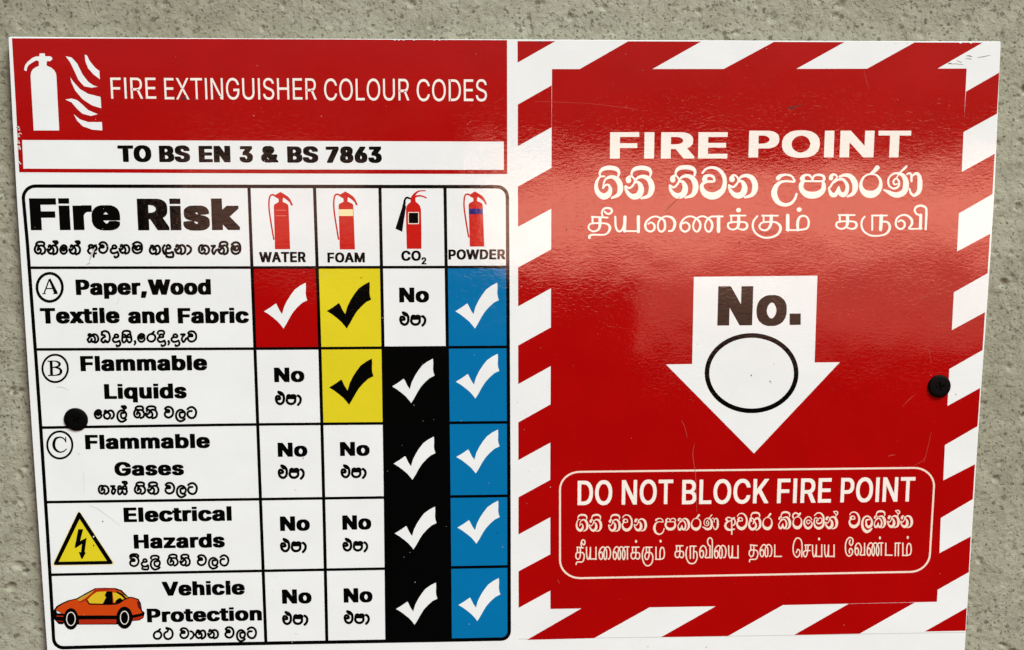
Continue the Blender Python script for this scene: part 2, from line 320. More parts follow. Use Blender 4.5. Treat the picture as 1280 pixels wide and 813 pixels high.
def latin(text, x0, x1, ytop, ybase, ax=0.0, ay=0.0, square=0.65):
    """one word: ink from x0 to x1, capitals from ytop to ybase (traced), pen half-widths as shares of the
    capital height.  Returns convex pieces and contours on the board."""
    xm = (x0 + x1) / 2
    ztop = P(xm, ytop)[1]; zb = P(xm, ybase)[1]; h = ztop - zb
    ym = (ytop + ybase) / 2
    X0 = P(x0, ym)[0]; X1 = P(x1, ym)[0]
    sy = (h - 2 * ay * h) / CAP
    px, py = ax * h, ay * h
    cs = [glyph_contours(c) for c in text]
    pos = [0.0]
    for c in text[:-1]: pos.append(pos[-1] + FONT[c][0])
    extra = 2 * px * 0.45
    lo = min(x for c in cs[0] for x, _ in c)
    hi = pos[-1] + max(x for c in cs[-1] for x, _ in c)
    sx = ((X1 - X0) - 2 * px - extra * (len(text) - 1)) / (hi - lo)
    polys, cont = [], []
    pen = [(px, py * square), (px * square, py), (-px * square, py), (-px, py * square),
           (-px, -py * square), (-px * square, -py), (px * square, -py), (px, -py * square)]
    for k, g in enumerate(cs):
        off = X0 + px + (pos[k] - lo) * sx + extra * k
        for c in g:
            q = [(off + x * sx, zb + py + y * sy) for x, y in c]
            cont.append((k, q))
            if ax > 0:
                n = len(q)
                for i in range(n):
                    a, b = q[i], q[(i + 1) % n]
                    pts = [(a[0] + u, a[1] + v) for u, v in pen] + [(b[0] + u, b[1] + v) for u, v in pen]
                    polys.append((k, hull(pts)))
    out = []
    for k in range(len(text)):
        out.append(([p for j, p in polys if j == k], [c for j, c in cont if j == k]))
    return out

def hull(pts):
    pts = sorted(set(pts))
    def half(ps):
        h = []
        for p in ps:
            while len(h) > 1 and (h[-1][0] - h[-2][0]) * (p[1] - h[-2][1]) - (h[-1][1] - h[-2][1]) * (p[0] - h[-2][0]) <= 0: h.pop()
            h.append(p)
        return h
    a = half(pts); b = half(pts[::-1])
    return a[:-1] + b[:-1]

def join_prints(name, groups, material, parent, layer, label=None):
    """groups: list of (polys, contours); each is triangulated alone, all become one mesh"""
    V, F = [], []
    y = FACE - 0.000025 * layer
    for g, (polys, cont) in enumerate(groups):
        v, f = triangulate([[(x * UNIT, z * UNIT) for x, z in p] for p in polys], [[(x * UNIT, z * UNIT) for x, z in p] for p in cont])
        k = len(V); yy = y - 0.000003 * (g % 3)      # neighbours that touch never share a plane
        V += [(q.x / UNIT, yy, q.y / UNIT) for q in v]
        for t in f:
            a, b, c = (v[i] for i in t)
            s = (b.x - a.x) * (c.y - a.y) - (b.y - a.y) * (c.x - a.x)
            if abs(s) < 1e-7: continue
            q = [k + i for i in t]; F.append(q if s > 0 else q[::-1])
    return mesh_obj(name, V, F, material, parent, label)

def words(name, ws, material, parent, layer, ax=0.0, ay=0.0, label=None, square=0.65):
    gs = []
    for wd in ws: gs += latin(*wd, ax=ax, ay=ay, square=square)
    return join_prints(name, gs, material, parent, layer, label)

# ---------------------------------------------------------------- lettering: Sinhala and Tamil brush skeletons
# name: (left, right, x-height top, base, [strokes 'x,y,width ...'])
GL = {
 'ga': (35, 490, 250, 640, ['200,265,25 130,272,30 82,340,45 66,440,62 100,535,80 180,588,100 258,560,95 293,480,60 272,412,38 225,400,30 175,455,28',
        '175,455,24 190,370,26 225,305,36 310,272,55 400,312,80 448,400,90 452,485,88 415,565,62 320,612,35']),
 'na': (515, 1000, 250, 635, ['583,330,88 583,305,80 608,264,36 650,275,28 685,330,30 660,400,32 600,452,34 538,420,28',
        '530,420,25 545,480,45 590,548,65 660,588,88 742,568,98 785,490,95 775,410,75 735,357,45 690,362,32',
        '690,335,28 735,285,42 820,268,60 905,308,80 952,400,92 948,500,88 900,578,62 790,615,32']),
 'pi': (105, 455, 250, 635, ['128,258,28 125,205,38 180,145,62 285,128,70 385,145,66 430,198,48 420,262,32']),
 'va': (485, 840, 190, 525, ['512,175,28 560,122,30 640,103,34 730,130,44 795,210,54 810,310,56 780,405,72 710,465,92 630,482,98 550,450,85 508,390,60 508,330,45 560,292,38 620,290,30 668,283,30 660,232,34 612,208,34 555,222,50 540,262,70']),
 'u': (145, 500, 185, 515, ['240,245,60 272,215,48 340,198,30 410,212,28 450,255,28 452,290,28 350,285,28 270,300,40 210,360,62 188,450,80 220,540,70 280,588,55 350,600,44 420,575,40 465,520,34 487,455,28']),
 'pa': (515, 880, 185, 515, ['562,252,66 582,215,42 625,200,28 670,215,28 700,265,24', '700,265,24 720,216,28 780,200,30 840,216,36 856,252,36 842,285,30',
        '560,285,26 700,285,26 842,285,26', '580,270,48 548,340,62 560,405,66 620,458,85 700,472,92 780,455,85 838,405,66 850,340,55 838,290,34']),
 'ka': (910, 1310, 185, 500, ['945,245,60 952,212,44 990,195,28 1026,222,24 1010,258,22 975,300,28 930,370,26',
        '915,372,20 935,430,42 962,468,58 1012,458,54 1050,362,22', '1050,362,22 1062,440,52 1112,468,62 1155,420,52 1162,340,46 1112,266,38 1050,262,30 985,300,26',
        '1060,225,28 1120,205,40 1200,218,62 1256,290,78 1270,370,74 1240,450,50 1165,490,24']),
 'ra': (180, 555, 210, 605, ['365,228,26 450,242,30 510,312,44 522,400,56 490,485,82 420,542,108 350,552,116 272,530,100 215,460,68 205,380,46 240,292,34 300,242,28 365,226,30',
        '350,228,28 420,178,58 468,125,76']),
 'nn': (570, 1180, 205, 605, ['575,482,24 640,512,55 720,552,78 800,560,90 888,520,92 925,430,95 920,330,86 880,252,62 800,216,38 720,226,30 660,282,28 642,350,32 662,420,30 720,458,28 780,448,34 815,400,34 808,330,32 765,300,28 725,345,30 745,395,26 785,385,24',
        '830,205,28 890,150,36 935,105,34', '820,220,20 775,290,18', '940,232,24 975,216,32 1010,240,34 1015,340,34', '1020,262,28 1090,218,42 1138,262,62 1150,380,80 1135,500,72 1062,570,46 1002,530,34 985,462,28']),
 'al': (500, 650, 175, 420, ['520,88,26 570,82,24 615,88,28 632,122,30 600,150,26 565,192,24', '520,92,20 560,125,20 585,150,20']),
 'ko': (485, 645, 165, 400, ['635,225,24 610,185,24 560,175,24 512,222,34 500,292,44 530,358,56 580,376,60 628,340,44 638,285,28 600,240,24 560,236,24 540,266,24 570,300,24 600,272,22']),
 'ma': (665, 860, 165, 400, ['682,152,24 730,108,28 790,108,34 838,162,44 848,260,44 830,338,56 760,378,64 700,348,52 676,280,34 688,205,24 720,190,24 750,215,22 780,190,22 815,215,24 810,270,34 760,295,38 722,272,28 722,232,22 750,240,20']),
 'da': (530, 700, 150, 355, ['582,205,30 598,172,28 640,168,28 668,200,30 655,230,26 595,232,24 552,255,34 550,300,40 592,335,46 650,335,40 692,312,26']),
 'daa': (530, 728, 150, 355, ['582,205,30 598,172,28 640,168,28 668,200,30 655,230,26 595,232,24 552,255,34 550,300,40 592,335,46 650,325,40 692,305,26', '690,308,26 712,360,30 700,405,32 645,428,26 628,405,22']),
 'aa': (845, 1025, 330, 690, ['885,362,50 935,385,60 985,450,76 990,530,80 955,610,70 890,672,40']),
 'a': (85, 320, 165, 435, ['140,238,50 122,212,38 145,182,28 190,176,26 232,205,26 228,238,24 170,256,30 122,292,46 106,350,50 142,408,55 205,425,42 290,410,26', '290,182,28 240,215,26 235,300,26 236,400,28 236,510,30', '255,190,24 298,230,28 302,290,30 270,330,28 240,335,22']),
 'ha': (575, 820, 165, 430, ['612,225,50 616,192,36 650,192,28 688,235,28', '605,240,30 640,248,20', '600,245,34 584,300,40 590,352,50 625,400,56 668,404,55 712,370,46 718,310,36 690,262,28 660,300,20', '665,295,18 685,238,30 725,195,40 772,200,50 800,260,52 800,345,50 768,398,36 720,424,22']),
 'la': (285, 500, 150, 380, ['435,225,24 385,232,30 376,280,32 388,335,44 430,358,48 472,320,45 480,245,34 440,182,28 388,164,28 332,202,32 306,290,42 322,380,50 378,438,58 440,422,42 478,385,28']),
 'ta': (930, 1150, 150, 355, ['950,145,42 1000,108,42 1060,108,44 1115,162,44 1125,240,44 1092,318,46 1030,340,50 968,305,46 948,240,44 978,192,34 1035,188,34']),
 'tha': (350, 620, 185, 410, ['378,238,44 392,205,36 428,222,32 458,250,32 508,312,44 486,376,46 430,396,50 372,356,46 370,290,36 430,246,30', '450,238,28 500,204,36 560,218,46 595,290,48 580,358,44 540,392,28']),
 'tth': (325, 570, 170, 370, ['398,98,46 455,112,50 520,152,52 546,230,52 522,308,52 450,348,52 382,330,48 346,262,48 372,202,40 422,180,36 438,132,34 400,110,34']),
 'e': (105, 460, 340, 690, ['232,245,70 330,275,76 405,350,78 428,470,74 400,585,76 300,648,84 190,600,80 148,505,74 145,440,64 185,385,56 265,410,56 285,475,56 180,490,50', '240,260,60 300,320,80 370,340,70']),
 'nda': (375, 632, 175, 410, ['440,188,24 398,240,30 396,300,36 425,375,34 455,398,24', '500,215,26 520,190,26 565,186,28 600,225,28 590,262,26 520,265,24 478,295,32 486,350,38 530,374,38 600,368,34 640,350,26']),
 'uu': (440, 660, 175, 410, ['640,352,30 652,400,36 645,460,36 560,470,34 470,455,34 460,425,28']),
 'ae': (385, 525, 185, 410, ['402,206,26 450,206,24 505,206,26 450,255,26 424,315,36 445,375,40 478,388,40 512,345,34 545,300,24']),
 'aee': (385, 535, 225, 450, ['402,245,26 450,245,24 515,245,26 455,290,26 505,300,24 445,335,32 430,380,36 460,425,40 505,415,40 530,370,30 545,330,24']),
 'dda': (345, 555, 145, 340, ['372,112,30 435,88,30 505,118,36 534,200,40 526,285,40 488,325,40 455,295,30', '380,120,26 372,168,26 415,172,26 440,205,28 395,235,28 364,280,36 395,325,40 430,318,30 440,285,26 462,318,28']),
 'sa': (760, 985, 145, 340, ['780,215,28 778,178,28 812,162,28 865,195,26', '865,195,24 905,162,26 945,168,28 958,212,28', '775,218,26 960,218,26', '778,220,32 772,285,36 800,328,40 838,312,32 866,262,24', '866,262,24 892,310,32 930,328,40 966,285,36 955,225,30']),
 # Tamil
 'Tii': (55, 460, 265, 515, ['125,272,28 380,285,26', '137,272,30 137,378,30', '255,290,46 255,400,46 228,478,34 150,505,26 82,470,28 78,412,28 130,378,26 330,376,26 402,412,38 412,470,40 372,535,30 300,560,26 150,558,28 92,575,36 85,605,44', '300,280,28 286,210,28 310,152,30 370,130,32 430,145,34 445,186,34 410,224,32 365,220,30 330,188,28']),
 'Tta': (55, 435, 265, 515, ['125,272,28 380,285,26', '137,272,30 137,378,30', '255,290,46 255,400,46 228,478,34 150,505,26 82,470,28 78,412,28 130,378,26 330,376,26 402,412,38 412,470,40 372,535,30 300,560,26 150,558,28 92,575,36 85,605,44']),
 'Tya': (480, 900, 265, 515, ['500,272,32 508,430,32 548,503,30 600,490,30 640,410,34 655,275,50', '655,275,50 648,500,46', '640,500,26 880,500,26', '870,270,50 870,508,50']),
 'Tai': (-187, 325, 265, 515, ['-125,385,26 -80,362,28 -28,400,32 -30,470,32 -80,506,30 -145,485,34 -172,420,38 -150,345,34 -75,283,28 0,266,28 60,288,32 130,330,36 145,420,36 130,480,34 85,510,30 40,478,30 30,400,28 52,332,28 110,280,26 180,265,28 260,292,40 300,360,46 292,430,44 262,488,34 205,500,28']),
 'Tnna': (375, 1065, 265, 515, ['430,378,28 480,362,30 535,408,32 520,480,32 460,510,32 402,470,34 396,400,38 425,328,30 490,276,28 560,265,28 625,288,32 690,340,36 710,410,36 690,480,34 650,510,30 604,470,30 596,400,28 622,328,28 680,280,28 750,263,28 820,290,30 882,345,38 900,410,40 880,482,36 840,512,30 795,472,30 786,400,28 812,328,28 870,276,28 935,266,28 1065,266,28', '1000,272,54 1000,503,54']),
 'Tka': (85, 365, 235, 420, ['135,240,22 328,240,20', '147,240,22 147,325,22', '240,245,38 240,340,38 215,392,25 160,408,20 112,385,24 106,345,24 145,320,20 300,318,20 344,340,28 344,385,28 300,410,22 240,396,18']),
 'Tku': (315, 710, 210, 405, ['455,216,22 665,216,20', '472,216,22 474,298,22', '575,220,42 570,320,38 530,388,28 470,400,24 422,370,24 426,330,24 470,300,22 620,297,22 688,340,34 694,400,34 650,460,28 560,493,26 460,490,26 372,440,26 332,370,28 338,290,26 390,222,24']),
 'Tma': (770, 1085, 205, 405, ['795,208,45 795,396,45', '780,398,22 940,398,22', '930,400,34 928,290,36 960,225,26 1020,215,24 1062,250,26 1072,320,28 1040,380,26 930,399,22']),
 'Tru': (410, 770, 225, 415, ['545,238,22 545,415,22', '540,236,20 722,236,20', '655,242,44 645,413,40', '665,312,22 728,320,26 756,370,30 742,430,28 690,475,22 600,492,20 510,480,22 442,430,24 415,360,24 425,290,22 455,250,20']),
 'Tva': (825, 1160, 225, 415, ['868,312,22 905,296,22 945,330,26 935,385,26 890,405,24 846,375,26 836,320,26 860,262,24 920,230,22 980,238,26 1030,290,32 1030,350,28 1000,400,20 1150,400,20', '1140,230,38 1135,398,38']),
 'Tvi': (825, 1220, 225, 415, ['868,312,22 905,296,22 945,330,26 935,385,26 890,405,24 846,375,26 836,320,26 860,262,24 920,230,22 980,238,26 1030,290,32 1030,350,28 1000,400,20 1150,400,20', '1140,230,36 1135,398,36', '1140,235,24 1090,215,24 1066,170,24 1085,130,28 1140,112,28 1195,132,28 1208,190,28 1200,408,26']),
 'Tda': (395, 510, 135, 310, ['408,140,16 406,300,16', '400,300,14 508,300,14']),
 'Tca': (785, 895, 135, 305, ['810,142,12 895,140,12', '820,142,12 824,218,12', '860,145,15 842,262,15 815,302,13 788,272,13 800,225,12 885,215,12']),
 'Te': (650, 780, 135, 305, ['698,245,12 716,200,12 742,222,13 735,280,13 700,304,13 664,250,13 660,150,13 688,62,13 722,46,13 756,72,13 770,150,13 766,302,13']),
 'Tee': (80, 225, 195, 415, ['168,150,16 158,200,16 186,238,16 214,195,16 212,130,16 165,102,16 112,150,16 90,250,17 102,370,17 150,420,17 198,390,17 212,330,16 176,288,15 152,330,15 162,368,15']),
 'Taa': (915, 1025, 195, 415, ['928,202,14 924,412,14', '920,200,14 1022,197,14', '988,200,18 984,412,18']),
}
def brush(win, yt, yb, items, wscale=1.0, mono=None):
    """items: (glyph, x0, x1) in window pixels; yt / yb = x-height top and base there.
    mono = one stroke width for all, as a share of the x-height"""
    gs = []
    for it in items:
        g, x0, x1 = it[:3]; gx0, gx1, gt, gb, strokes = GL[g]
        kx = (x1 - x0) / (gx1 - gx0); ky = (yb - yt) / (gb - gt)
        yoff = it[3] if len(it) > 3 else 0.0
        polys = []
        cl = [v[0] for s in strokes for v in S(s)]; c0, c1 = min(cl), max(cl)
        for s in strokes:
            p = catmull(S(s), False, 4)
            if mono is None: q = [(x0 + (x - gx0) * kx, yb + yoff + (y - gb) * ky, wd * wscale * math.sqrt(abs(kx * ky))) for x, y, wd in p]
            else:                                     # the ink of the glyph fills exactly x0 .. x1
                m_ = mono * (yb - yt)
                q = [(x0 + m_ / 2 + (x - c0) * (x1 - x0 - m_) / (c1 - c0), yb + yoff + (y - gb) * ky, m_) for x, y, wd in p]
            polys += [[win.pt(*c) for c in pl] for pl in stroke_polys(q)]
        gs.append((polys, []))
    return gs
def dots(win, pts, r):
    return [([[win.pt(*c) for c in disc(x, y, r[0], r[1], 14)]], []) for x, y in pts]

# ---------------------------------------------------------------- the wall: pitted cement render
def wall_material():
    m, t, b = new_mat('cement_render'); L = t.links.new
    geo = N(t, 'ShaderNodeNewGeometry')
    def noise(scale, detail=4.0, rough=0.6, dist=0.0):
        n = N(t, 'ShaderNodeTexNoise', Scale=scale, Detail=detail, Roughness=rough, Distortion=dist)
        L(geo.outputs['Position'], n.inputs['Vector']); return n
    big = noise(5.0, 5.0, 0.6); mid = noise(60.0, 6.0, 0.65); fine = noise(520.0, 4.0, 0.6)
    r1 = N(t, 'ShaderNodeValToRGB'); r1.color_ramp.elements[0].position = 0.3; r1.color_ramp.elements[1].position = 0.72
    r1.color_ramp.elements[0].color = (0.262, 0.268, 0.207, 1); r1.color_ramp.elements[1].color = (0.335, 0.356, 0.288, 1)
    L(big.outputs[0], r1.inputs[0])
    r2 = N(t, 'ShaderNodeValToRGB'); r2.color_ramp.elements[0].position = 0.32; r2.color_ramp.elements[1].position = 0.62
    r2.color_ramp.elements[0].color = (0.80, 0.79, 0.74, 1); r2.color_ramp.elements[1].color = (1.06, 1.06, 1.03, 1)
    L(mid.outputs[0], r2.inputs[0])
    mx = N(t, 'ShaderNodeMix'); mx.data_type = 'RGBA'; mx.blend_type = 'MULTIPLY'; mx.inputs[0].default_value = 1.0
    L(r1.outputs[0], mx.inputs[6]); L(r2.outputs[0], mx.inputs[7])
    # small irregular pits, coloured darker than the render around them
    pit = noise(310.0, 4.0, 0.6, 0.3)
    r3 = N(t, 'ShaderNodeValToRGB'); r3.color_ramp.elements[0].position = 0.33; r3.color_ramp.elements[1].position = 0.45
    r3.color_ramp.elements[0].color = (0.60, 0.59, 0.54, 1); r3.color_ramp.elements[1].color = (1, 1, 1, 1)
    L(pit.outputs[0], r3.inputs[0])
    mp_ = N(t, 'ShaderNodeMix'); mp_.data_type = 'RGBA'; mp_.blend_type = 'MULTIPLY'; mp_.inputs[0].default_value = 1.0
    L(mx.outputs[2], mp_.inputs[6]); L(r3.outputs[0], mp_.inputs[7]); mx = mp_
    b3 = N(t, 'ShaderNodeBump', Strength=1.0); b3.inputs['Distance'].default_value = 0.0005
    L(r3.outputs[0], b3.inputs['Height'])
    # grains of dark sand and dirt
    vo = N(t, 'ShaderNodeTexVoronoi', Scale=210.0); vo.inputs['Randomness'].default_value = 1.0
    wv = noise(300.0, 2.0); wm = N(t, 'ShaderNodeMix'); wm.data_type = 'VECTOR'; wm.inputs[0].default_value = 0.0022
    L(geo.outputs['Position'], wm.inputs[4]); L(wv.outputs['Color'], wm.inputs[5])
    L(wm.outputs[1], vo.inputs['Vector'])
    size = N(t, 'ShaderNodeMapRange'); size.inputs['From Min'].default_value = 0.70; size.inputs['From Max'].default_value = 1.0
    size.inputs['To Min'].default_value = 0.0; size.inputs['To Max'].default_value = 0.40
    sep = N(t, 'ShaderNodeSeparateColor'); L(vo.outputs['Color'], sep.inputs[0]); L(sep.outputs[0], size.inputs['Value'])
    lt = N(t, 'ShaderNodeMath', operation='SUBTRACT'); L(size.outputs[0], lt.inputs[0]); L(vo.outputs['Distance'], lt.inputs[1])
    sm = N(t, 'ShaderNodeMapRange'); sm.inputs['From Min'].default_value = -0.02; sm.inputs['From Max'].default_value = 0.10
    sm.inputs['To Max'].default_value = 0.72
    L(lt.outputs[0], sm.inputs['Value'])
    mx2 = N(t, 'ShaderNodeMix'); mx2.data_type = 'RGBA'; L(sm.outputs[0], mx2.inputs[0]); L(mx.outputs[2], mx2.inputs[6])
    mx2.inputs[7].default_value = (0.085, 0.082, 0.055, 1)
    vo2 = N(t, 'ShaderNodeTexVoronoi', Scale=430.0); L(wm.outputs[1], vo2.inputs['Vector'])
    sep2 = N(t, 'ShaderNodeSeparateColor'); L(vo2.outputs['Color'], sep2.inputs[0])
    den = noise(9.0, 3.0, 0.6)                          # some areas carry more dirt than others
    s2 = N(t, 'ShaderNodeMath', operation='MULTIPLY'); L(sep2.outputs[0], s2.inputs[0]); L(den.outputs[0], s2.inputs[1])
    sz2 = N(t, 'ShaderNodeMapRange'); sz2.inputs['From Min'].default_value = 0.17; sz2.inputs['From Max'].default_value = 0.55
    sz2.inputs['To Max'].default_value = 0.46; L(s2.outputs[0], sz2.inputs['Value'])
    l2 = N(t, 'ShaderNodeMath', operation='SUBTRACT'); L(sz2.outputs[0], l2.inputs[0]); L(vo2.outputs['Distance'], l2.inputs[1])
    m2 = N(t, 'ShaderNodeMapRange'); m2.inputs['From Min'].default_value = -0.04; m2.inputs['From Max'].default_value = 0.16; m2.inputs['To Max'].default_value = 0.75
    L(l2.outputs[0], m2.inputs['Value'])
    mx3 = N(t, 'ShaderNodeMix'); mx3.data_type = 'RGBA'; L(m2.outputs[0], mx3.inputs[0]); L(mx2.outputs[2], mx3.inputs[6])
    mx3.inputs[7].default_value = (0.075, 0.072, 0.05, 1)
    L(mx3.outputs[2], b.inputs['Base Color'])
    b.inputs['Roughness'].default_value = 0.92; b.inputs['Specular IOR Level'].default_value = 0.25
    b1 = N(t, 'ShaderNodeBump', Strength=1.0); b1.inputs['Distance'].default_value = 0.0005
    b2 = N(t, 'ShaderNodeBump', Strength=1.0); b2.inputs['Distance'].default_value = 0.0007
    L(fine.outputs[0], b1.inputs['Height']); L(mid.outputs[0], b2.inputs['Height']); L(b1.outputs[0], b2.inputs['Normal']); L(b3.outputs[0], b1.inputs['Normal'])
    L(b2.outputs[0], b.inputs['Normal'])
    return m

def build_wall():
    rng = np.random.default_rng(7)
    a = P(0, 0); bb = P(1280, 813)
    x_lo, x_hi = P(0, 813)[0] - 0.06, P(1280, 813)[0] + 0.06
    z_lo, z_hi = bb[1] - 0.05, a[1] + 0.06
    st = 0.0009
    fx = np.arange(x_lo, x_hi, st); fz = np.arange(z_lo, z_hi, st)
    def outer(lo, hi, f):
        a_ = f[0] - np.cumsum(np.geomspace(0.002, 0.25, 16)); a_ = a_[::-1]
        b_ = f[-1] + np.cumsum(np.geomspace(0.002, 0.25, 16))
        return np.concatenate([a_, f, b_])
    gx = outer(0, 0, fx); gz = outer(0, 0, fz)
    nx, nz = len(gx), len(gz)
    X, Z = np.meshgrid(gx, gz)
    H = np.zeros_like(X)
    # smooth trowelled relief: a few octaves of value noise
    def vnoise(cell, seed):
        r = np.random.default_rng(seed)
        u = (X - gx[0]) / cell; v = (Z - gz[0]) / cell
        n0, n1 = int(v.max()) + 3, int(u.max()) + 3
        T = r.random((n0, n1)); iu = u.astype(int); iv = v.astype(int)
        fu = u - iu; fv = v - iv; fu = fu * fu * (3 - 2 * fu); fv = fv * fv * (3 - 2 * fv)
        return (T[iv, iu] * (1 - fu) * (1 - fv) + T[iv, iu + 1] * fu * (1 - fv) + T[iv + 1, iu] * (1 - fu) * fv + T[iv + 1, iu + 1] * fu * fv) - 0.5
    H += 0.0010 * vnoise(0.045, 1) + 0.0002 * vnoise(0.012, 2) + 0.00028 * vnoise(0.0052, 3) + 0.00030 * vnoise(0.0024, 4)
    # pits: irregular holes left by sand grains
    i0, i1 = 16, 16 + len(fx); j0, j1 = 16, 16 + len(fz)
    sub = H[j0:j1, i0:i1]
    n = 3200
    cx = rng.uniform(x_lo, x_hi, n); cz = rng.uniform(z_lo, z_hi, n); rr = rng.gamma(2.0, 0.0006, n).clip(0.0007, 0.0032)
    el = rng.uniform(0.5, 1.3, n); an = rng.uniform(0, math.pi, n); dp = rng.uniform(0.35, 1.0, n)
    for k in range(n):
        r = rr[k] * 1.5; a0 = max(0, int((cx[k] - r - x_lo) / st)); a1 = min(len(fx), int((cx[k] + r - x_lo) / st) + 2)
        c0 = max(0, int((cz[k] - r - z_lo) / st)); c1 = min(len(fz), int((cz[k] + r - z_lo) / st) + 2)
        if a1 <= a0 or c1 <= c0: continue
        dx = fx[a0:a1][None, :] - cx[k]; dz = fz[c0:c1][:, None] - cz[k]
        ca, sa = math.cos(an[k]), math.sin(an[k])
        u = (dx * ca + dz * sa) / rr[k]; v = (-dx * sa + dz * ca) / (rr[k] * el[k])
        q = np.clip(1 - (u * u + v * v), 0, 1)
        sub[c0:c1, a0:a1] -= dp[k] * rr[k] * 0.55 * q ** 0.7
    Y = -np.clip(H, -0.0035, 0.0006)
    Y = np.maximum(Y, -0.0008)
    co = np.stack([X.ravel(), Y.ravel(), Z.ravel()], 1).astype(np.float32)
    idx = np.arange(nx * nz).reshape(nz, nx)
    q = np.stack([idx[:-1, :-1], idx[:-1, 1:], idx[1:, 1:], idx[1:, :-1]], -1).reshape(-1, 4).astype(np.int32)
    me = bpy.data.meshes.new('wall')
    me.vertices.add(len(co)); me.vertices.foreach_set('co', co.ravel())
    me.loops.add(q.size); me.loops.foreach_set('vertex_index', q.ravel())
    me.polygons.add(len(q)); me.polygons.foreach_set('loop_start', np.arange(0, q.size, 4, dtype=np.int32))
    me.polygons.foreach_set('loop_total', np.full(len(q), 4, dtype=np.int32))
    me.update(calc_edges=True); me.polygons.foreach_set('use_smooth', np.ones(len(q), dtype=bool))
    me.materials.append(wall_material())
    o = bpy.data.objects.new('wall', me); col.objects.link(o)
    tag(o, 'pitted grey-green cement rendered wall behind the sign', kind='structure')
build_wall()

# ---------------------------------------------------------------- the sign board
board = bpy.data.objects.new('sign_board', None); col.objects.link(board)
board.empty_display_size = 0.05
tag(board, 'red and white fire extinguisher colour code and fire point sign screwed to the wall', 'sign')

# outline: left edge, bottom (below the frame), right edge, top
LX = [(10.3, 47.3), (15.2, 145), (20.3, 240), (26.7, 340), (33.3, 440), (40.1, 545), (47.0, 645), (53.0, 730), (58.8, 813)]
RX = [(1251.0, 53.2), (1247.3, 145), (1243.2, 240), (1238.2, 320), (1232.8, 400), (1226.3, 490), (1219.8, 590), (1213.0, 700), (1206.0, 813)]
bl = P(58.8, 813); l0 = P(47.0, 645); br = P(1206.0, 813)
dz_ = 0.022
outline = [P(*q) for q in LX] + [(bl[0] + 0.0003, bl[1] - dz_), (br[0] - 0.0003, br[1] - dz_)] + [P(*q) for q in RX[::-1]] + \
          [P(1249.5, 52.0), P(940, 51.0), P(640, 49.6), P(320, 48.4), P(13, 46.2)]
def backing():
    n = len(outline); yf, yb = FACE, -0.0030; ch = 0.00022
    cx = sum(p[0] for p in outline) / n; cz = sum(p[1] for p in outline) / n
    ins = []
    for i in range(n):
        a, b, c = outline[i - 1], outline[i], outline[(i + 1) % n]
        e1 = Vector((b[0] - a[0], b[1] - a[1])).normalized(); e2 = Vector((c[0] - b[0], c[1] - b[1])).normalized()
        nrm = (Vector((-e1.y, e1.x)) + Vector((-e2.y, e2.x))).normalized()
        ins.append((b[0] + nrm.x * ch, b[1] + nrm.y * ch))
    area = sum(outline[i - 1][0] * outline[i][1] - outline[i][0] * outline[i - 1][1] for i in range(n))
    v = [(x, yf, z) for x, z in ins] + [(x, yf + ch, z) for x, z in outline] + [(x, yb, z) for x, z in outline]
    f = []
    fr = list(range(n)); f.append(fr if area > 0 else fr[::-1])
    for k in (0, 1):
        for i in range(n):
            j = (i + 1) % n; q = [k * n + i, k * n + n + i, k * n + n + j, k * n + j]
            f.append(q if area > 0 else q[::-1])
    bk = [2 * n + i for i in range(n)]; f.append(bk[::-1] if area > 0 else bk)
    return mesh_obj('backing_board', v, f, M_WHITE, board, 'white laminated board')
backing()

def part(name, polys, mat, layer=1, parent=board, label=None): return print_mesh(name, polys, mat, parent, layer, label=label)
def ppoly(txt): return [P(*q[:2]) for q in S(txt)]

# --- header
header = part('header_panel', [ppoly('14.9,48.1 325,49.0 633.8,50.4 634.1,217.8 325,217.0 24.0,215.6 20.0,135')], M_RED, 1, label='red header panel')
strip = part('subtitle_strip', [ppoly('27.7,175.3 325,176.2 629.7,177.3 629.8,212.6 325,212.0 29.3,211.0')], M_WHITE, 2, header, 'white strip with black lettering')
WH = Win(0, 40, 5.807)
part('extinguisher_symbol', [WH.poly('245,716 222,318 228,290 240,270 262,256 283,247 281,212 262,208 240,220 210,240 198,258 192,286 175,278 182,242 200,218 235,190 260,179 284,178 288,157 325,157 328,178 362,177 378,186 380,200 365,213 340,213 338,245 372,260 395,280 408,305 410,330 430,716')],
     M_WHITE, 2, header)
for tx in ('477,178 520,186 560,230 600,310 640,362 680,390 710,398 665,406 610,395 570,350 540,285 510,222',
           '615,165 632,172 650,210 690,260 722,285 723,315 725,345 680,310 640,265 620,215',
           '510,330 535,365 580,415 640,450 730,473 733,515 735,555 670,535 600,490 545,425 520,370',
           '473,492 520,484 560,496 600,530 640,568 710,598 660,611 600,595 560,560 520,512',
           '535,598 580,635 640,655 740,655 742,690 743,716 670,710 600,685 560,645'):
    part('flame', [WH.poly(tx)], M_WHITE, 2, header)
words('title_lettering', [('FIRE', 138.4, 194.9, 97.3, 123.6), ('EXTINGUISHER', 205.4, 395.6, 97.9, 124.6), ('COLOUR', 405.2, 511.6, 98.7, 125.7), ('CODES', 520.9, 608.6, 99.4, 126.6)],
      M_CREAM, header, 3, 0.0, 0.0, 'cream capital lettering')
words('subtitle_lettering', [('TO', 147.2, 189.2, 182.0, 202.7), ('BS', 198.8, 237.5, 182.2, 202.9), ('EN', 248.4, 288, 182.5, 203.1), ('3', 299.3, 316, 182.8, 203.3), ('&', 326.3, 347.8, 182.8, 203.3), ('BS', 359.0, 397.8, 183.2, 203.6), ('7863', 407.3, 477.2, 183.4, 203.8)],
      M_BLACK, strip, 3, 0.118, 0.05, 'heavy black lettering')

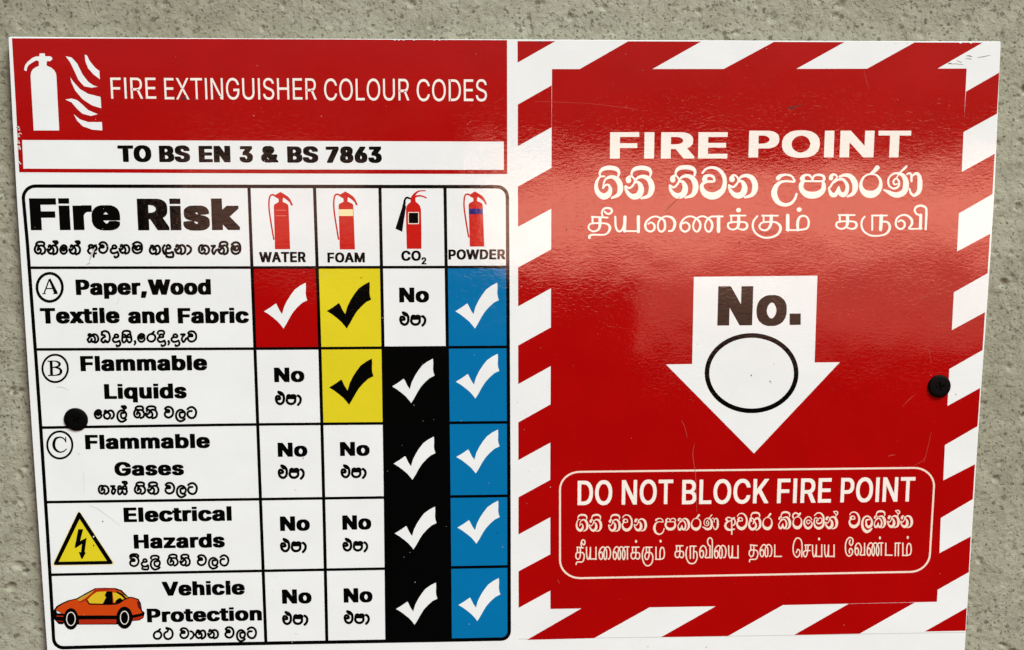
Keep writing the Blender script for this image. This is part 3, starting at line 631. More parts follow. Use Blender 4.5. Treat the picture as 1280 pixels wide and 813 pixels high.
# --- chart: cells
CX = {  # column lines: (y, x) samples
 0: [(233, 29.2), (335, 36.5), (437, 44.2), (535, 51.0), (628, 57.0), (718, 62.7), (808, 67.0)],
 1: [(233, 311.2), (434, 318.6), (620, 325.4), (804, 332.4)],
 2: [(233, 393.1), (434, 399.8), (620, 404.6), (801, 408.6)],
 3: [(233, 474.9), (434, 478.8), (620, 481.7), (800, 483.6)],
 4: [(233, 556.2), (434, 559.2), (620, 561.3), (800, 562.9)],
 5: [(233, 634.2), (434, 635.3), (620, 636.2), (800, 636.6)]}
RY = {  # row lines: (x, y) samples
 0: [(29, 232.8), (330, 233.2), (640, 233.6)],
 1: [(36, 334.9), (330, 334.6), (640, 333.9)],
 2: [(44, 437.0), (330, 436.0), (640, 433.8)],
 3: [(50, 534.8), (300, 530.9), (640, 528.1)],
 4: [(56, 627.9), (320, 624.2), (640, 619.9)],
 5: [(62, 718.7), (330, 713.7), (640, 708.2)],
 6: [(67, 809.8), (330, 804.2), (640, 799.0)]}
def interp(tab, v):
    return float(np.interp(v, [a for a, _ in tab], [b for _, b in tab]))
def cross(c, r):
    x = CX[c][0][1]
    for _ in range(6):
        y = interp(RY[r], x); x = interp(CX[c], y)
    return x, interp(RY[r], x)
chart_bg = {(0, 1): M_RED, (0, 2): M_YELLOW, (1, 2): M_YELLOW}
for r in range(5): chart_bg[(r, 4)] = M_BLUE
for r in range(1, 5): chart_bg[(r, 3)] = M_BLACK
CELL = {}
def corner_arc(c, r, cx_s, cy_s, rad):
    x, y = cross(c, r); ax_, ay_ = x + cx_s * rad, y + cy_s * rad
    return [(ax_ - cx_s * rad * math.cos(t), ay_ - cy_s * rad * math.sin(t)) for t in [math.pi / 2 * k / 6 for k in range(7)]]
for r in range(-1, 5):
    for c in range(5):
        a, b_, c_, d = cross(c, r + 1), cross(c + 1, r + 1), cross(c + 1, r + 2), cross(c, r + 2)
        pts = [a, b_, c_, d]
        if (r, c) == (-1, 0): pts = corner_arc(0, 0, 1, 1, 15)[::1] + [b_, c_, d]
        if (r, c) == (-1, 4): pts = [a] + corner_arc(5, 0, -1, 1, 13)[::-1] + [c_, d]
        if (r, c) == (4, 4): pts = [a, b_] + corner_arc(5, 6, -1, -1, 10) + [d]
        if (r, c) == (4, 0): pts = [a, b_, c_] + corner_arc(0, 6, 1, -1, 12)[::-1]
        mat = chart_bg.get((r, c), M_WHITE)
        nm = {M_RED: 'red cell of the chart', M_YELLOW: 'yellow cell of the chart', M_BLUE: 'blue cell of the chart', M_BLACK: 'black cell of the chart'}.get(mat)
        CELL[(r, c)] = part('chart_cell', [[P(*q) for q in pts]], mat, 1, board, nm)
# --- chart: ruled lines
def line_x(c, r0, r1, w_, n=8):
    y0 = cross(c, r0)[1]; y1 = cross(c, r1)[1]
    return [(interp(CX[c], y0 + (y1 - y0) * k / n), y0 + (y1 - y0) * k / n, w_) for k in range(n + 1)]
def line_y(r, c0, c1, w_, n=8):
    x0 = cross(c0, r)[0]; x1 = cross(c1, r)[0]
    return [(x0 + (x1 - x0) * k / n, interp(RY[r], x0 + (x1 - x0) * k / n), w_) for k in range(n + 1)]
def rule(pts, butt=True): return [[P(*q) for q in c] for c in stroke_polys(pts, butt)]
fr = corner_arc(0, 0, 1, 1, 15) + [(x, y) for x, y, _ in line_y(0, 0, 5, 1)][1:-1] + corner_arc(5, 0, -1, 1, 13)[::-1] + \
     [(x, y) for x, y, _ in line_x(5, 0, 6, 1)][1:-1] + corner_arc(5, 6, -1, -1, 10) + [(x, y) for x, y, _ in line_y(6, 0, 5, 1)][1:-1][::-1] + \
     corner_arc(0, 6, 1, -1, 12)[::-1] + [(x, y) for x, y, _ in line_x(0, 0, 6, 1)][1:-1][::-1]
fr = [(x, y, 4.3) for x, y in fr]; fr.append(fr[0])
part('chart_frame', rule(fr, False), M_BLACK, 3, board, 'black rounded frame of the chart')
for c in (1, 2, 3, 4): part('chart_rule', rule(line_x(c, 0, 6, 4.0)), M_BLACK, 2, board)
for r in (1, 2, 3, 4, 5):
    part('chart_rule', rule(line_y(r, 0, 5, 3.4)), M_BLACK, 2.5, board)

# --- ticks
TICK = '108,440 170,402 232,358 240,368 270,430 297,470 318,395 350,330 388,270 430,215 485,175 545,143 548,190 545,250 550,290 562,325 510,350 460,395 415,445 380,500 345,565 312,618 295,595 255,548 210,510 160,472'
def tick(x0, x1, y0, y1, cell, mat):
    p = [q[:2] for q in S(TICK)]
    q = [(x0 + (x - 108) / 454 * (x1 - x0), y0 + (y - 143) / 475 * (y1 - y0)) for x, y in p]
    part('tick', [[P(*a) for a in q]], mat, 2, CELL[cell])
tick(330.1, 384.1, 353.6, 410.9, (0, 1), M_WHITE); tick(408.5, 464.0, 352.4, 411.0, (0, 2), M_BLACK); tick(569.2, 623.6, 353.4, 410.9, (0, 4), M_WHITE)
tick(411.4, 467.0, 448.3, 506.3, (1, 2), M_BLACK); tick(490.2, 543.2, 448.5, 504.0, (1, 3), M_WHITE); tick(569.8, 624.2, 442.3, 498.4, (1, 4), M_WHITE)
tick(492.0, 544.3, 545.9, 600.0, (2, 3), M_WHITE); tick(570.4, 624.5, 537.1, 592.0, (2, 4), M_WHITE)
tick(493.3, 545.7, 633.5, 687.0, (3, 3), M_WHITE); tick(571.7, 624.7, 626.0, 679.9, (3, 4), M_WHITE)
tick(495.0, 546.8, 728.3, 781.1, (4, 3), M_WHITE); tick(573.1, 625.5, 722.7, 776.6, (4, 4), M_WHITE)

# --- "No" with the Sinhala word below it
WE = Win(0, 0, 1)
def no_cell(cell, x0, x1, yt, yb, ex0, ex1, eb):
    gs = latin('No', x0, x1, yt, yb, 0.10, 0.05)
    h = 13.2 * (ex1 - ex0) / 34.0
    u = (ex1 - ex0) / 920.0
    gs += brush(WE, eb - h, eb, [('e', ex0, ex0 + 355 * u), ('pa', ex0 + 365 * u, ex0 + 745 * u), ('aa', ex0 + 740 * u, ex1)], mono=0.25)
    join_prints('lettering', gs, M_BLACK, CELL[cell], 3)
no_cell((0, 3), 499.0, 536.3, 359.6, 378.1, 499, 533, 407.6)
no_cell((1, 1), 342.6, 380.5, 459.6, 477.8, 343.5, 377.4, 506.8)
no_cell((2, 1), 347.1, 384.2, 553.4, 571.1, 347.1, 381.1, 599.0)
no_cell((2, 2), 425.0, 462.1, 552.5, 570.0, 425.6, 458.4, 598.1)
no_cell((3, 1), 350.0, 387.3, 645.5, 663.7, 350.0, 383.6, 690.7)
no_cell((3, 2), 427.9, 464.1, 644.2, 662.2, 427.9, 460.4, 689.8)
no_cell((4, 1), 352.5, 389.5, 736.8, 754.6, 352.5, 385.6, 781.6)
no_cell((4, 2), 429.5, 465.7, 735.3, 753.2, 429.5, 462.4, 780.5)

# --- first column
AX, AY = 0.103, 0.05
c = CELL[(-1, 0)]
words('heading_lettering', [('Fire', 37.4, 150.0, 248.0, 287.8), ('Risk', 171.8, 299.4, 248.4, 287.9)], M_BLACK, c, 3, 0.108, 0.05, square=0.92)
W1 = Win(38, 296, 18.286); W2 = Win(104, 296, 16.0); W3 = Win(182, 296, 18.286); W4 = Win(242, 296, 18.286)
MB = 0.24
gs = brush(W1, 190, 415, [('ga', 75, 365), ('pi', 110, 345), ('na', 365, 645), ('al', 500, 650), ('ko', 660, 860), ('na', 865, 1160), ('al', 1010, 1155)], mono=MB)
gs += brush(W2, 160, 350, [('a', 75, 290), ('va', 300, 510), ('daa', 530, 730), ('na', 705, 945), ('ma', 965, 1200)], mono=MB)
gs += brush(W3, 185, 412, [('ha', 70, 355), ('nda', 370, 625), ('uu', 450, 660), ('na', 645, 935), ('aa', 925, 1065)], mono=MB)
gs += brush(W4, 190, 415, [('ga', 95, 380), ('ae', 385, 545), ('na', 535, 810), ('pi', 575, 800), ('ma', 840, 1095)], mono=MB)
join_prints('small_lettering', gs, M_BLACK, c, 3)

def rounded_letter(name, win, ex, ey, rx, ry, rw, polys, cell):
    ring = [(ex + rx * math.cos(a), ey + ry * math.sin(a), rw) for a in [2 * math.pi * k / 40 for k in range(41)]]
    part(name, [[win.pt(*q) for q in cc] for cc in stroke_polys(ring)] + polys, M_BLACK, 3, cell)
WA = Win(40, 335, 14.22)
rounded_letter('circled_letter', WA, 315, 347, 226, 250, 50,
   WA.stroke('312,195,36 430,455,66', smooth=False, butt=True) + WA.stroke('310,200,24 215,455,24', smooth=False, butt=True) + WA.stroke('255,368,20 365,368,20', smooth=False, butt=True)
   + WA.stroke('180,460,14 250,460,14', smooth=False, butt=True) + WA.stroke('375,460,14 462,460,14', smooth=False, butt=True), CELL[(0, 0)])
WB = Win(40, 440, 5.8)
rounded_letter('circled_letter', WB, 168, 120, 92, 99, 15.5,
   WB.stroke('138,66,21 143,170,21', smooth=False, butt=True) + WB.stroke('115,68,8 165,67,8 192,76,15 200,90,19 188,106,13 150,114,8') + WB.stroke('170,114,8 200,122,15 211,142,20 200,162,15 165,170,8 120,171,8'), CELL[(1, 0)])
rounded_letter('circled_letter', WB, 202, 675, 91, 98, 15.5,
   WB.stroke('244,650,7 230,628,9 200,619,11 170,632,18 158,670,22 168,705,18 198,726,12 228,722,9 250,705,7') + WB.stroke('244,618,7 246,655,7', smooth=False), CELL[(2, 0)])

c = CELL[(0, 0)]
words('heading_lettering', [('Paper,', 94.7, 183.4, 349.4, 368.8), ('Wood', 185.0, 263.6, 349.2, 368.6), ('Textile', 50.1, 149.5, 385.0, 404.4), ('and', 160.0, 211.4, 385.0, 404.3), ('Fabric', 222.1, 311.0, 385.0, 404.2)], M_BLACK, c, 3, AX, AY)
W5 = Win(104, 408, 16.0); W6 = Win(168, 408, 15.238)
gs = brush(W5, 150, 335, [('ka', 65, 325), ('dda', 340, 555), ('daa', 575, 765), ('sa', 758, 990), ('pi', 765, 965, 0)], mono=MB)
gs.append((W5.stroke('1035,300,50 1045,335,44 1025,370,34'), []))
gs += brush(W6, 140, 315, [('ko', 50, 215), ('ra', 228, 420), ('daa', 428, 612), ('pi', 425, 590), ('daa', 690, 880), ('ae', 868, 1010), ('va', 1000, 1200)], mono=MB)
gs.append((W6.stroke('650,285,48 662,320,42 645,350,34'), []))
join_prints('small_lettering', gs, M_BLACK, c, 3)

def fire_words(win, yt, yb, spans, dy=0.0):
    """'gini valata': x spans for ga, na, va, la, ta"""
    (g0, g1), (n0, n1), (v0, v1), (l0_, l1), (t0, t1) = spans
    return brush(win, yt, yb, [('ga', g0, g1), ('pi', g0 + (g1 - g0) * .12, g0 + (g1 - g0) * .92), ('na', n0, n1), ('pi', n0 + (n1 - n0) * .08, n0 + (n1 - n0) * .9),
                               ('va', v0, v1), ('la', l0_, l1), ('ta', t0, t1)], mono=MB)
c = CELL[(1, 0)]
words('heading_lettering', [('Flammable', 100.4, 258.9, 444.6, 463.6), ('Liquids', 130.2, 233.2, 479.8, 498.5)], M_BLACK, c, 3, AX, AY)
W7 = Win(110, 502, 18.286); W8 = Win(178, 502, 16.842)
gs = brush(W7, 190, 408, [('ko', 130, 330), ('tha', 345, 620), ('la', 645, 900), ('al', 745, 895)], mono=MB)
u = 18.286 / 16.842
def x7(v): return (110 + v / 18.286 - 178) * 16.842
gs += fire_words(W8, 165, 365, [(x7(1030), x7(1310)), (45, 330), (450, 672), (685, 920), (925, 1155)])
join_prints('small_lettering', gs, M_BLACK, c, 3)
c = CELL[(2, 0)]
words('heading_lettering', [('Flammable', 106.4, 262.4, 543.0, 561.0), ('Gases', 143.0, 229.8, 577.3, 594.6)], M_BLACK, c, 3, AX, AY)
W9 = Win(116, 594, 18.286)
gs = brush(W9, 235, 452, [('ga', 112, 388), ('aee', 390, 545), ('sa', 552, 806), ('al', 655, 805)], mono=MB)
gs += fire_words(Win(0, 0, 1), 606.8, 618.6, [(167.2, 182.8), (183.4, 199.4), (205.6, 219.2), (219.8, 233.6), (233.8, 247.4)])
join_prints('small_lettering', gs, M_BLACK, c, 3)
c = CELL[(3, 0)]
words('heading_lettering', [('Electrical', 154.5, 289.6, 633.8, 652.0), ('Hazards', 167.1, 280.9, 667.6, 685.2)], M_BLACK, c, 3, AX, AY)
W10 = Win(156, 690, 18.286); W11 = Win(216, 688, 16.842)
gs = brush(W10, 150, 352, [('va', 100, 340), ('pi', 100, 335, -34), ('da', 365, 550), ('la', 570, 825), ('pi', 575, 800)], mono=MB)
gs += brush(W10, 150, 352, [('uu', 375, 560, 0)], mono=0.23)
def x10(v): return (156 + v / 18.286 - 216) * 16.842
gs += fire_words(W11, 150, 338, [(x10(955), x10(1235)), (135, 380), (505, 722), (738, 965), (978, 1192)])
join_prints('small_lettering', gs, M_BLACK, c, 3)
c = CELL[(4, 0)]
words('heading_lettering', [('Vehicle', 202.5, 305.9, 726.5, 744.2), ('Protection', 183.6, 327.4, 759.8, 777.0)], M_BLACK, c, 3, AX, AY)
W12 = Win(186, 780, 18.286); W13 = Win(248, 778, 16.41)
gs = brush(W12, 165, 370, [('ra', 90, 312), ('tth', 325, 572)], mono=MB) + brush(W12, 150, 352, [('va', 700, 930), ('aa', 930, 1050)], mono=MB)
def x12(v): return (186 + v / 18.286 - 248) * 16.41
gs += brush(W13, 150, 340, [('ha', x12(1050), 165), ('na', 175, 425), ('va', 535, 745), ('la', 768, 978), ('ta', 988, 1205)], mono=MB)
join_prints('small_lettering', gs, M_BLACK, c, 3)

# --- warning triangle
WT = Win(60, 630, 9.567); c = CELL[(3, 0)]
part('warning_triangle', [WT.poly('373,84 385,96 800,718 788,728 60,744 46,734 355,96')], M_PALEYEL, 2, c)
part('triangle_border', [WT.poly('372,97 388,108 775,700 772,714 755,722 85,733 70,722 72,706 356,108')], M_BLACK, 3, c)
part('triangle_field', [WT.poly('379,182 704,682 130,692')], M_YELLOW, 4, c)
part('lightning_bolt', [WT.poly('362,303 421,303 385,445 462,405 440,572 452,587 415,655 400,658 369,577 396,578 406,480 345,520 318,530')], M_BLACK, 5, c)

# --- car
WC = Win(58, 725, 9.846); c = CELL[(4, 0)]
part('car_outline', [WC.poly('80,385 128,322 190,285 270,250 370,228 480,165 600,102 700,98 845,100 925,125 1010,210 1050,208 1135,235 1165,290 1178,375 1212,405 1195,470 1145,500 1055,508 1035,545 900,550 385,552 215,525 205,548 150,545 105,495 70,462')], M_BLACK, 2, c)  # black printed silhouette that leaves an outline around the car
part('car_body', [WC.poly('110,375 140,338 200,300 280,262 370,240 400,262 430,268 590,120 700,110 830,115 915,140 960,190 1005,222 1050,222 1122,246 1148,290 1140,320 1165,385 1188,410 1060,432 860,438 400,438 300,410 215,420 200,415 130,372')], M_ORANGE, 3, c)
part('car_roof', [WC.poly('585,120 610,106 840,105 855,122 720,132 640,138 520,235 470,262 410,285 395,272')], M_DORANGE, 4, c)
part('windscreen', [WC.poly('378,245 430,210 588,126 560,160 480,225 412,265')], M_GOLD, 5, c)
part('side_window', [WC.poly('505,245 560,190 622,148 742,143 722,190 735,215 695,292 530,290')], M_AMBER, 5, c)
part('door_pillar', [WC.poly('742,140 812,142 820,300 690,302 735,215 718,190')], M_BLACK, 6, c)
part('rear_window', [WC.poly('815,155 870,160 920,190 955,235 900,265 830,275')], M_AMBER, 5, c)
part('rear_glass', [WC.poly('885,140 1008,216 965,240 925,190')], M_GOLD, 5, c)
part('window_trim', WC.stroke('500,250,16 530,296,16 700,300,16 850,296,20 900,276,24 960,240,16 1010,220,12', smooth=False) + WC.stroke('870,268,40 905,245,44 925,258,30') + WC.stroke('870,150,22 930,185,26 975,228,18'), M_BLACK, 6, c)
part('side_stripe', [WC.poly('395,442 865,442 865,485 395,485')], M_BLACK, 5, c)
part('sill', [WC.poly('400,488 862,484 860,538 405,545')], M_DORANGE, 5, c)
part('front_bumper', [WC.poly('88,380 125,402 215,425 218,535 150,538 108,490 75,458')], M_BLACK, 5, c)
part('bumper_band', WC.stroke('130,445,14 205,448,14', smooth=False) + WC.stroke('140,505,10 205,512,10', smooth=False), M_DORANGE, 6, c)
part('headlight', [WC.poly('124,378 150,392 185,412 135,410')], M_WHITE, 6, c)
part('rear_bumper', [WC.poly('1060,470 1130,455 1190,440 1185,470 1140,492 1065,500')], M_DORANGE, 5, c)
part('bumper_strip', [WC.poly('1050,432 1130,420 1200,398 1196,432 1130,452 1055,462')], M_BLACK, 6, c)
part('tail_light', [WC.poly('1112,262 1145,272 1162,330 1168,380 1130,340')], ink('dark_red_ink', (0.10, 0.008, 0.010)), 6, c)
for (ex, ey, rx, ry, r2, r3) in ((303, 480, 92, 132, 53, 82), (962, 465, 100, 136, 50, 80)):
    part('wheel', [[WC.pt(*q) for q in disc(ex, ey, rx, ry, 32)]], M_BLACK, 6, c)
    part('wheel_rim', [[WC.pt(*q) for q in cc] for cc in stroke_polys([(ex + r2 * math.cos(a), ey + r3 * math.sin(a), 10) for a in [2 * math.pi * k / 32 for k in range(33)]])], M_CREAM, 7, c)

# --- four extinguishers over their names
def ext(win, dx, y0, ky, cell, kx=1.0, bx=190):
    f = lambda x, y: (bx + (x - 190) * kx, y0 + (y - 50) * ky)
    def pl(t): return [win.pt(*f(*q[:2])) for q in S(t)]
    body = [pl('190,622 184,400 178,190 185,172 215,157 228,150 225,118 200,105 182,92 205,72 228,58 245,49 260,58 275,66 320,95 345,125 358,155 370,182 352,187 338,155 310,130 275,106 268,120 268,150 300,162 322,178 325,200 334,400 342,622')]
    part('extinguisher_body', body, M_SYMBOL, 2, CELL[cell])
    hose = catmull(S('190,84,16 155,78,16 135,110,16 130,200,15 146,330,15 178,522,15'), False, 6)
    part('extinguisher_hose', [[win.pt(*q) for q in cc] for cc in stroke_polys([(*f(x, y), w_) for x, y, w_ in hose])], M_SYMBOL, 3, CELL[cell])
    return f, pl
WX = Win(320, 234, 8.0); WY = Win(480, 234, 8.0)
f, pl = ext(WX, 0, 50, 1.0, (-1, 1))
part('extinguisher_line', [pl('196,229 300,229 300,235 196,235'), pl('196,285 306,285 306,291 196,291')], ink('pink_ink', (0.72, 0.20, 0.16)), 4, CELL[(-1, 1)])
f, pl = ext(WX, 0, 45, 1.012, (-1, 2), 1.0, 838)
part('extinguisher_band', [pl('178,226 322,226 324,292 180,292')], M_PALEYEL, 4, CELL[(-1, 2)])
f, pl = ext(WY, 0, 45, 0.962, (-1, 4), 0.955, 858)
part('extinguisher_band', [pl('180,228 327,228 328,284 182,284')], M_NAVY, 4, CELL[(-1, 4)])
c = CELL[(-1, 3)]
part('extinguisher_body', [WY.poly('228,618 222,400 220,215 232,180 252,160 268,148 262,118 276,92 300,88 312,105 318,148 345,170 362,192 370,225 374,400 375,618')]
     + WY.stroke('285,112,30 302,78,26 340,45,16 375,38,12 415,38,10') + WY.stroke('300,100,22 345,88,18 385,92,14 422,108,14'), M_SYMBOL, 2, c)
part('hose', WY.stroke('258,114,18 228,106,20 208,130,20 204,165,26 195,195,26'), M_BLACK, 3, c)
part('horn', [WY.poly('188,182 222,186 182,448 114,416')], M_BLACK, 2.5, c)
part('label_border', [WY.poly('246,250 344,250 350,256 350,364 344,372 246,372 240,364 240,256')], M_PALE, 3, c)
part('extinguisher_label', [WY.poly('252,258 338,258 342,262 342,358 338,362 252,362 248,358 248,262')], M_BLACK, 4, c)
NA, NB = 0.07, 0.045
words('name_lettering', [('WATER', 324.0, 382.3, 315.1, 328.0)], M_BLACK, CELL[(-1, 1)], 3, NA, NB)
words('name_lettering', [('FOAM', 409.3, 456.1, 315.9, 328.2)], M_BLACK, CELL[(-1, 2)], 3, NA, NB)
words('name_lettering', [('CO', 501.6, 526.2, 313.6, 326.2), ('2', 526.8, 533.0, 321.9, 330.7)], M_BLACK, CELL[(-1, 3)], 3, NA, NB)
words('name_lettering', [('POWDER', 560.5, 631.6, 312.0, 324.5)], M_BLACK, CELL[(-1, 4)], 3, NA, NB)

# ---------------------------------------------------------------- fire point panel
panel = part('fire_point_panel', [ppoly('690,86.6 950,86.4 1208.3,85.9 1204.4,165.5 1202.2,215.1 1198.7,267 1196.3,314.6 1192.3,365.7 1189.8,413 1186.6,461.6 1184.3,507.6 1181.1,556.5 1179.1,600.4 1175.9,647.6 1174.3,691.6 1171.2,752.4 950,757.2 688.0,761.4 687.8,600 688.6,400 689.2,250')], M_RED, 1, label='red panel')
stripes = ['647,51.6 694.2,51.7 647,78.5',
 '785.2,51.9 876.3,52.2 815.2,86.7 724.4,86.7', '967.4,52.6 1055.5,52.9 995,86.5 904.2,86.7', '1143.2,53.3 1228.2,53.6 1171.6,86.1 1083.4,86.4',
 '1249.0,90.9 1246.2,142.3 1204.1,165.5 1207.5,114.7', '1243.3,192.5 1240.6,242.9 1198.5,267 1202.0,215.2', '1237.6,292.4 1234.5,341.8 1192.1,365.7 1196.1,314.7',
 '1231.2,390.4 1228.2,437.8 1186.5,461.6 1189.6,413.0', '1225.2,485.1 1221.9,532.9 1181.0,556.6 1184.2,507.7', '1218.7,580.5 1215.9,624.2 1175.8,647.7 1179.1,600.7',
 '1213.4,670.7 1211.0,715.4 1171.7,737.6 1174.2,691.7', '1208.4,759.9 1206.9,788.6 1155.9,789.6',
 '647.3,130.9 689.5,107.0 689.5,159.3 647.3,182.8', '647.4,233.4 689.4,210.1 689.4,261 647.5,283.8', '647.6,334.6 689.2,311.9 688.9,360.4 647.7,383.2',
 '647.7,432.1 688.8,409.3 688.7,457.7 647.8,480.4', '647.9,528.2 688.5,505.4 688.4,553.2 648,575.4', '648.1,621.8 688.2,599.9 688.2,646.6 648.1,668.3',
 '648.2,714.3 688.2,692.9 688.2,738.3 648.3,760',
 '727.5,760.3 813,758.8 742.5,798 658.7,800', '895,757.8 978.7,756.5 910,795.3 826.2,796.7', '1060.7,755.0 1143.7,753.3 1074.5,792.3 992.5,794']
for s_ in stripes: part('hazard_stripe', [ppoly(s_)], M_RED, 1.5, board)
part('bottom_seam', rule([(648, 799.0, 0.7), (940, 795.0, 0.7), (1207, 790.6, 0.7)]), ink('grey_line', (0.52, 0.53, 0.52)), 1, board)

words('title_lettering', [('FIRE', 762.5, 909.5, 165.5, 198.4), ('POINT', 936.0, 1138.3, 163.6, 197.0)], M_CREAM, panel, 3, 0.092, 0.038, 'wide cream capital lettering', square=0.95)
HA = Win(740, 200, 12.8); HB = Win(830, 200, 10.667); HC = Win(950, 200, 10.667); HD = Win(1060, 200, 12.8)
gs = brush(HA, 250, 637, [('ga', 35, 490), ('pi', 105, 455), ('na', 515, 1000), ('pi', 615, 965)])
gs += brush(HB, 200, 520, [('na', 60, 458), ('pi', 140, 435)]) + brush(HB, 190, 525, [('va', 485, 840)]) + brush(HB, 195, 517, [('na', 850, 1252)])
gs += brush(HC, 185, 515, [('u', 145, 500), ('pa', 515, 880)]) + brush(HC, 185, 500, [('ka', 910, 1310)])
gs += brush(HD, 210, 605, [('ra', 180, 555)]) + brush(HD, 205, 605, [('nn', 570, 1180)])
join_prints('sinhala_lettering', gs, M_CREAM, panel, 3)
TA = Win(730, 250, 12.8); TB = Win(820, 250, 12.8); TC = Win(910, 250, 10.667); TD = Win(1035, 245, 9.846)
gs = brush(TA, 265, 515, [('Tii', 55, 460), ('Tya', 480, 900)]) + brush(TB, 265, 515, [('Tai', -187, 325), ('Tnna', 375, 1065)])
gs += brush(TC, 205, 410, [('Tka', -22, 272), ('Tku', 315, 712), ('Tma', 770, 1088)])
gs += brush(TD, 232, 418, [('Tka', 82, 366), ('Tru', 406, 774), ('Tvi', 822, 1222)])
gs += dots(TC, [(140, 137), (949, 130)], (33, 30))
join_prints('tamil_lettering', gs, M_CREAM, panel, 3)

arrow = part('arrow', [ppoly('867.3,346.3 1021.8,344.8 1018.2,453.4 1049.8,453.0 942.4,567.0 832.5,455.8 865.2,455.2')], M_WHITE, 2, panel, label='white arrow pointing down')
WN = Win(800, 320, 3.011)
rn = [(420 + 168 * math.cos(a), 441.5 + 142 * math.sin(a) + 3 * math.cos(a) * 0, 17.5) for a in [2 * math.pi * k / 56 for k in range(57)]]
gs = latin('N', 897.2, 940.9, 358.0, 407.0, 0.095, 0.02, 0.95) + latin('o', 945.8, 983.6, 358.0, 407.0, 0.075, 0.045, 0.6)
gs.append(([ppoly('987.0,392.2 1000.9,392.0 1000.9,406.2 987.0,406.5')], []))
join_prints('number_lettering', gs, M_BLACK, panel, 3, 'heavy black lettering on the arrow')
part('number_ring', [[WN.pt(*q) for q in cc] for cc in stroke_polys(rn)], M_BLACK, 3, panel)

# --- notice
nf = [(722, 589.9), (1140, 585.3)]
def nfr():
    W = Win(0, 0, 1)
    tl, tr, bra, bla = (700.5, 590.1), (1167.6, 585.0), (1162.2, 715.2), (700.3, 722.9)
    def arc(cx, cy, rx, ry, a0, a1): return [(cx + rx * math.cos(R(a0 + (a1 - a0) * k / 8)), cy + ry * math.sin(R(a0 + (a1 - a0) * k / 8)), 2.3) for k in range(9)]
    p = arc(725, 612, 25, 22.0, 180, 270) + arc(1143, 607.5, 24.5, 22.4, 270, 360) + arc(1137.5, 691.5, 25, 23.6, 0, 90) + arc(725, 700.5, 25, 22.4, 90, 180)
    p.append(p[0]); return p
part('notice_frame', [[P(*q) for q in cc] for cc in stroke_polys(nfr())], M_PALE, 2, panel, 'thin pale rounded outline')
words('notice_lettering', [('DO', 722, 765.3, 600.9, 631.4), ('NOT', 777.2, 841.3, 600.0, 630.6), ('BLOCK', 852.7, 960.7, 599.4, 629.9), ('FIRE', 971.5, 1039.1, 598.2, 628.8), ('POINT', 1051, 1143.6, 597.0, 627.6)], M_CREAM, panel, 3, 0.026, 0.02)
NA_ = Win(714, 638, 12.8); NB_ = Win(810, 638, 12.8); NC_ = Win(900, 636, 16.0); ND_ = Win(970, 634, 14.222); NE_ = Win(1056, 634, 14.222)
q = 0.86
gs = brush(NA_, 140, 350, [('ga', 72, 275), ('pi', 98, 260), ('na', 282, 495), ('pi', 320, 480), ('na', 590, 795), ('pi', 625, 785)], q) + brush(NA_, 130, 345, [('va', 810, 985), ('na', 1000, 1212)], q)
gs += brush(NB_, 122, 330, [('u', 78, 265), ('pa', 265, 450), ('ka', 472, 675), ('ra', 685, 855)], q) + brush(NB_, 122, 325, [('nn', 865, 1130)], q)
gs += brush(NC_, 165, 435, [('a', 85, 318), ('va', 330, 555), ('ha', 572, 822), ('ra', 845, 1055)], 0.9) + brush(NC_, 165, 430, [('pi', 610, 805)], q)
gs += brush(ND_, 165, 400, [('ka', 40, 270), ('pi', 82, 255), ('ra', 292, 470), ('na', 868, 1102), ('al', 1012, 1108)], 0.92) + brush(ND_, 165, 400, [('ko', 485, 645), ('ma', 665, 860)], 0.72)
gs.append((ND_.stroke('305,190,28 300,140,26 345,105,28 395,125,24'), []))
gs += brush(NE_, 148, 378, [('va', 72, 272), ('la', 288, 500), ('ka', 515, 735), ('pi', 552, 722), ('na', 752, 975), ('al', 890, 985), ('na', 985, 1210)], 0.95)
join_prints('notice_sinhala_lettering', gs, M_PALE, panel, 3)
UA = Win(714, 668, 10.667); UB = Win(840, 668, 14.222); UC = Win(930, 668, 10.667); UD = Win(1050, 664, 13.474)
m_ = 0.098
gs = brush(UA, 168, 340, [('Tii', 55, 192), ('Tya', 195, 342), ('Tai', 362, 532), ('Tnna', 552, 778), ('Tka', 790, 920), ('Tku', 940, 1096), ('Tma', 1116, 1250)], mono=m_)
gs += dots(UA, [(865, 95), (1192, 92)], (14, 20))
gs += brush(UB, 200, 430, [('Tka', 45, 215), ('Tru', 238, 458), ('Tvi', 482, 728), ('Tai', 742, 970), ('Tya', 995, 1188)], mono=m_)
gs += brush(UC, 138, 305, [('Tta', 62, 192), ('Tai', 205, 378), ('Tda', 395, 508), ('Te', 648, 782), ('Tca', 785, 895), ('Tya', 905, 1048), ('Tya', 1066, 1212)], mono=m_)
gs += dots(UC, [(1001, 63)], (14, 20))
gs += brush(UD, 200, 418, [('Tee', 80, 225), ('Tva', 242, 430), ('Tnna', 448, 730), ('Tda', 752, 888), ('Taa', 915, 1025), ('Tma', 1040, 1208)], mono=m_)
gs += dots(UD, [(671, 115), (1140, 108)], (17, 26))
join_prints('notice_tamil_lettering', gs, M_PALE, panel, 3)

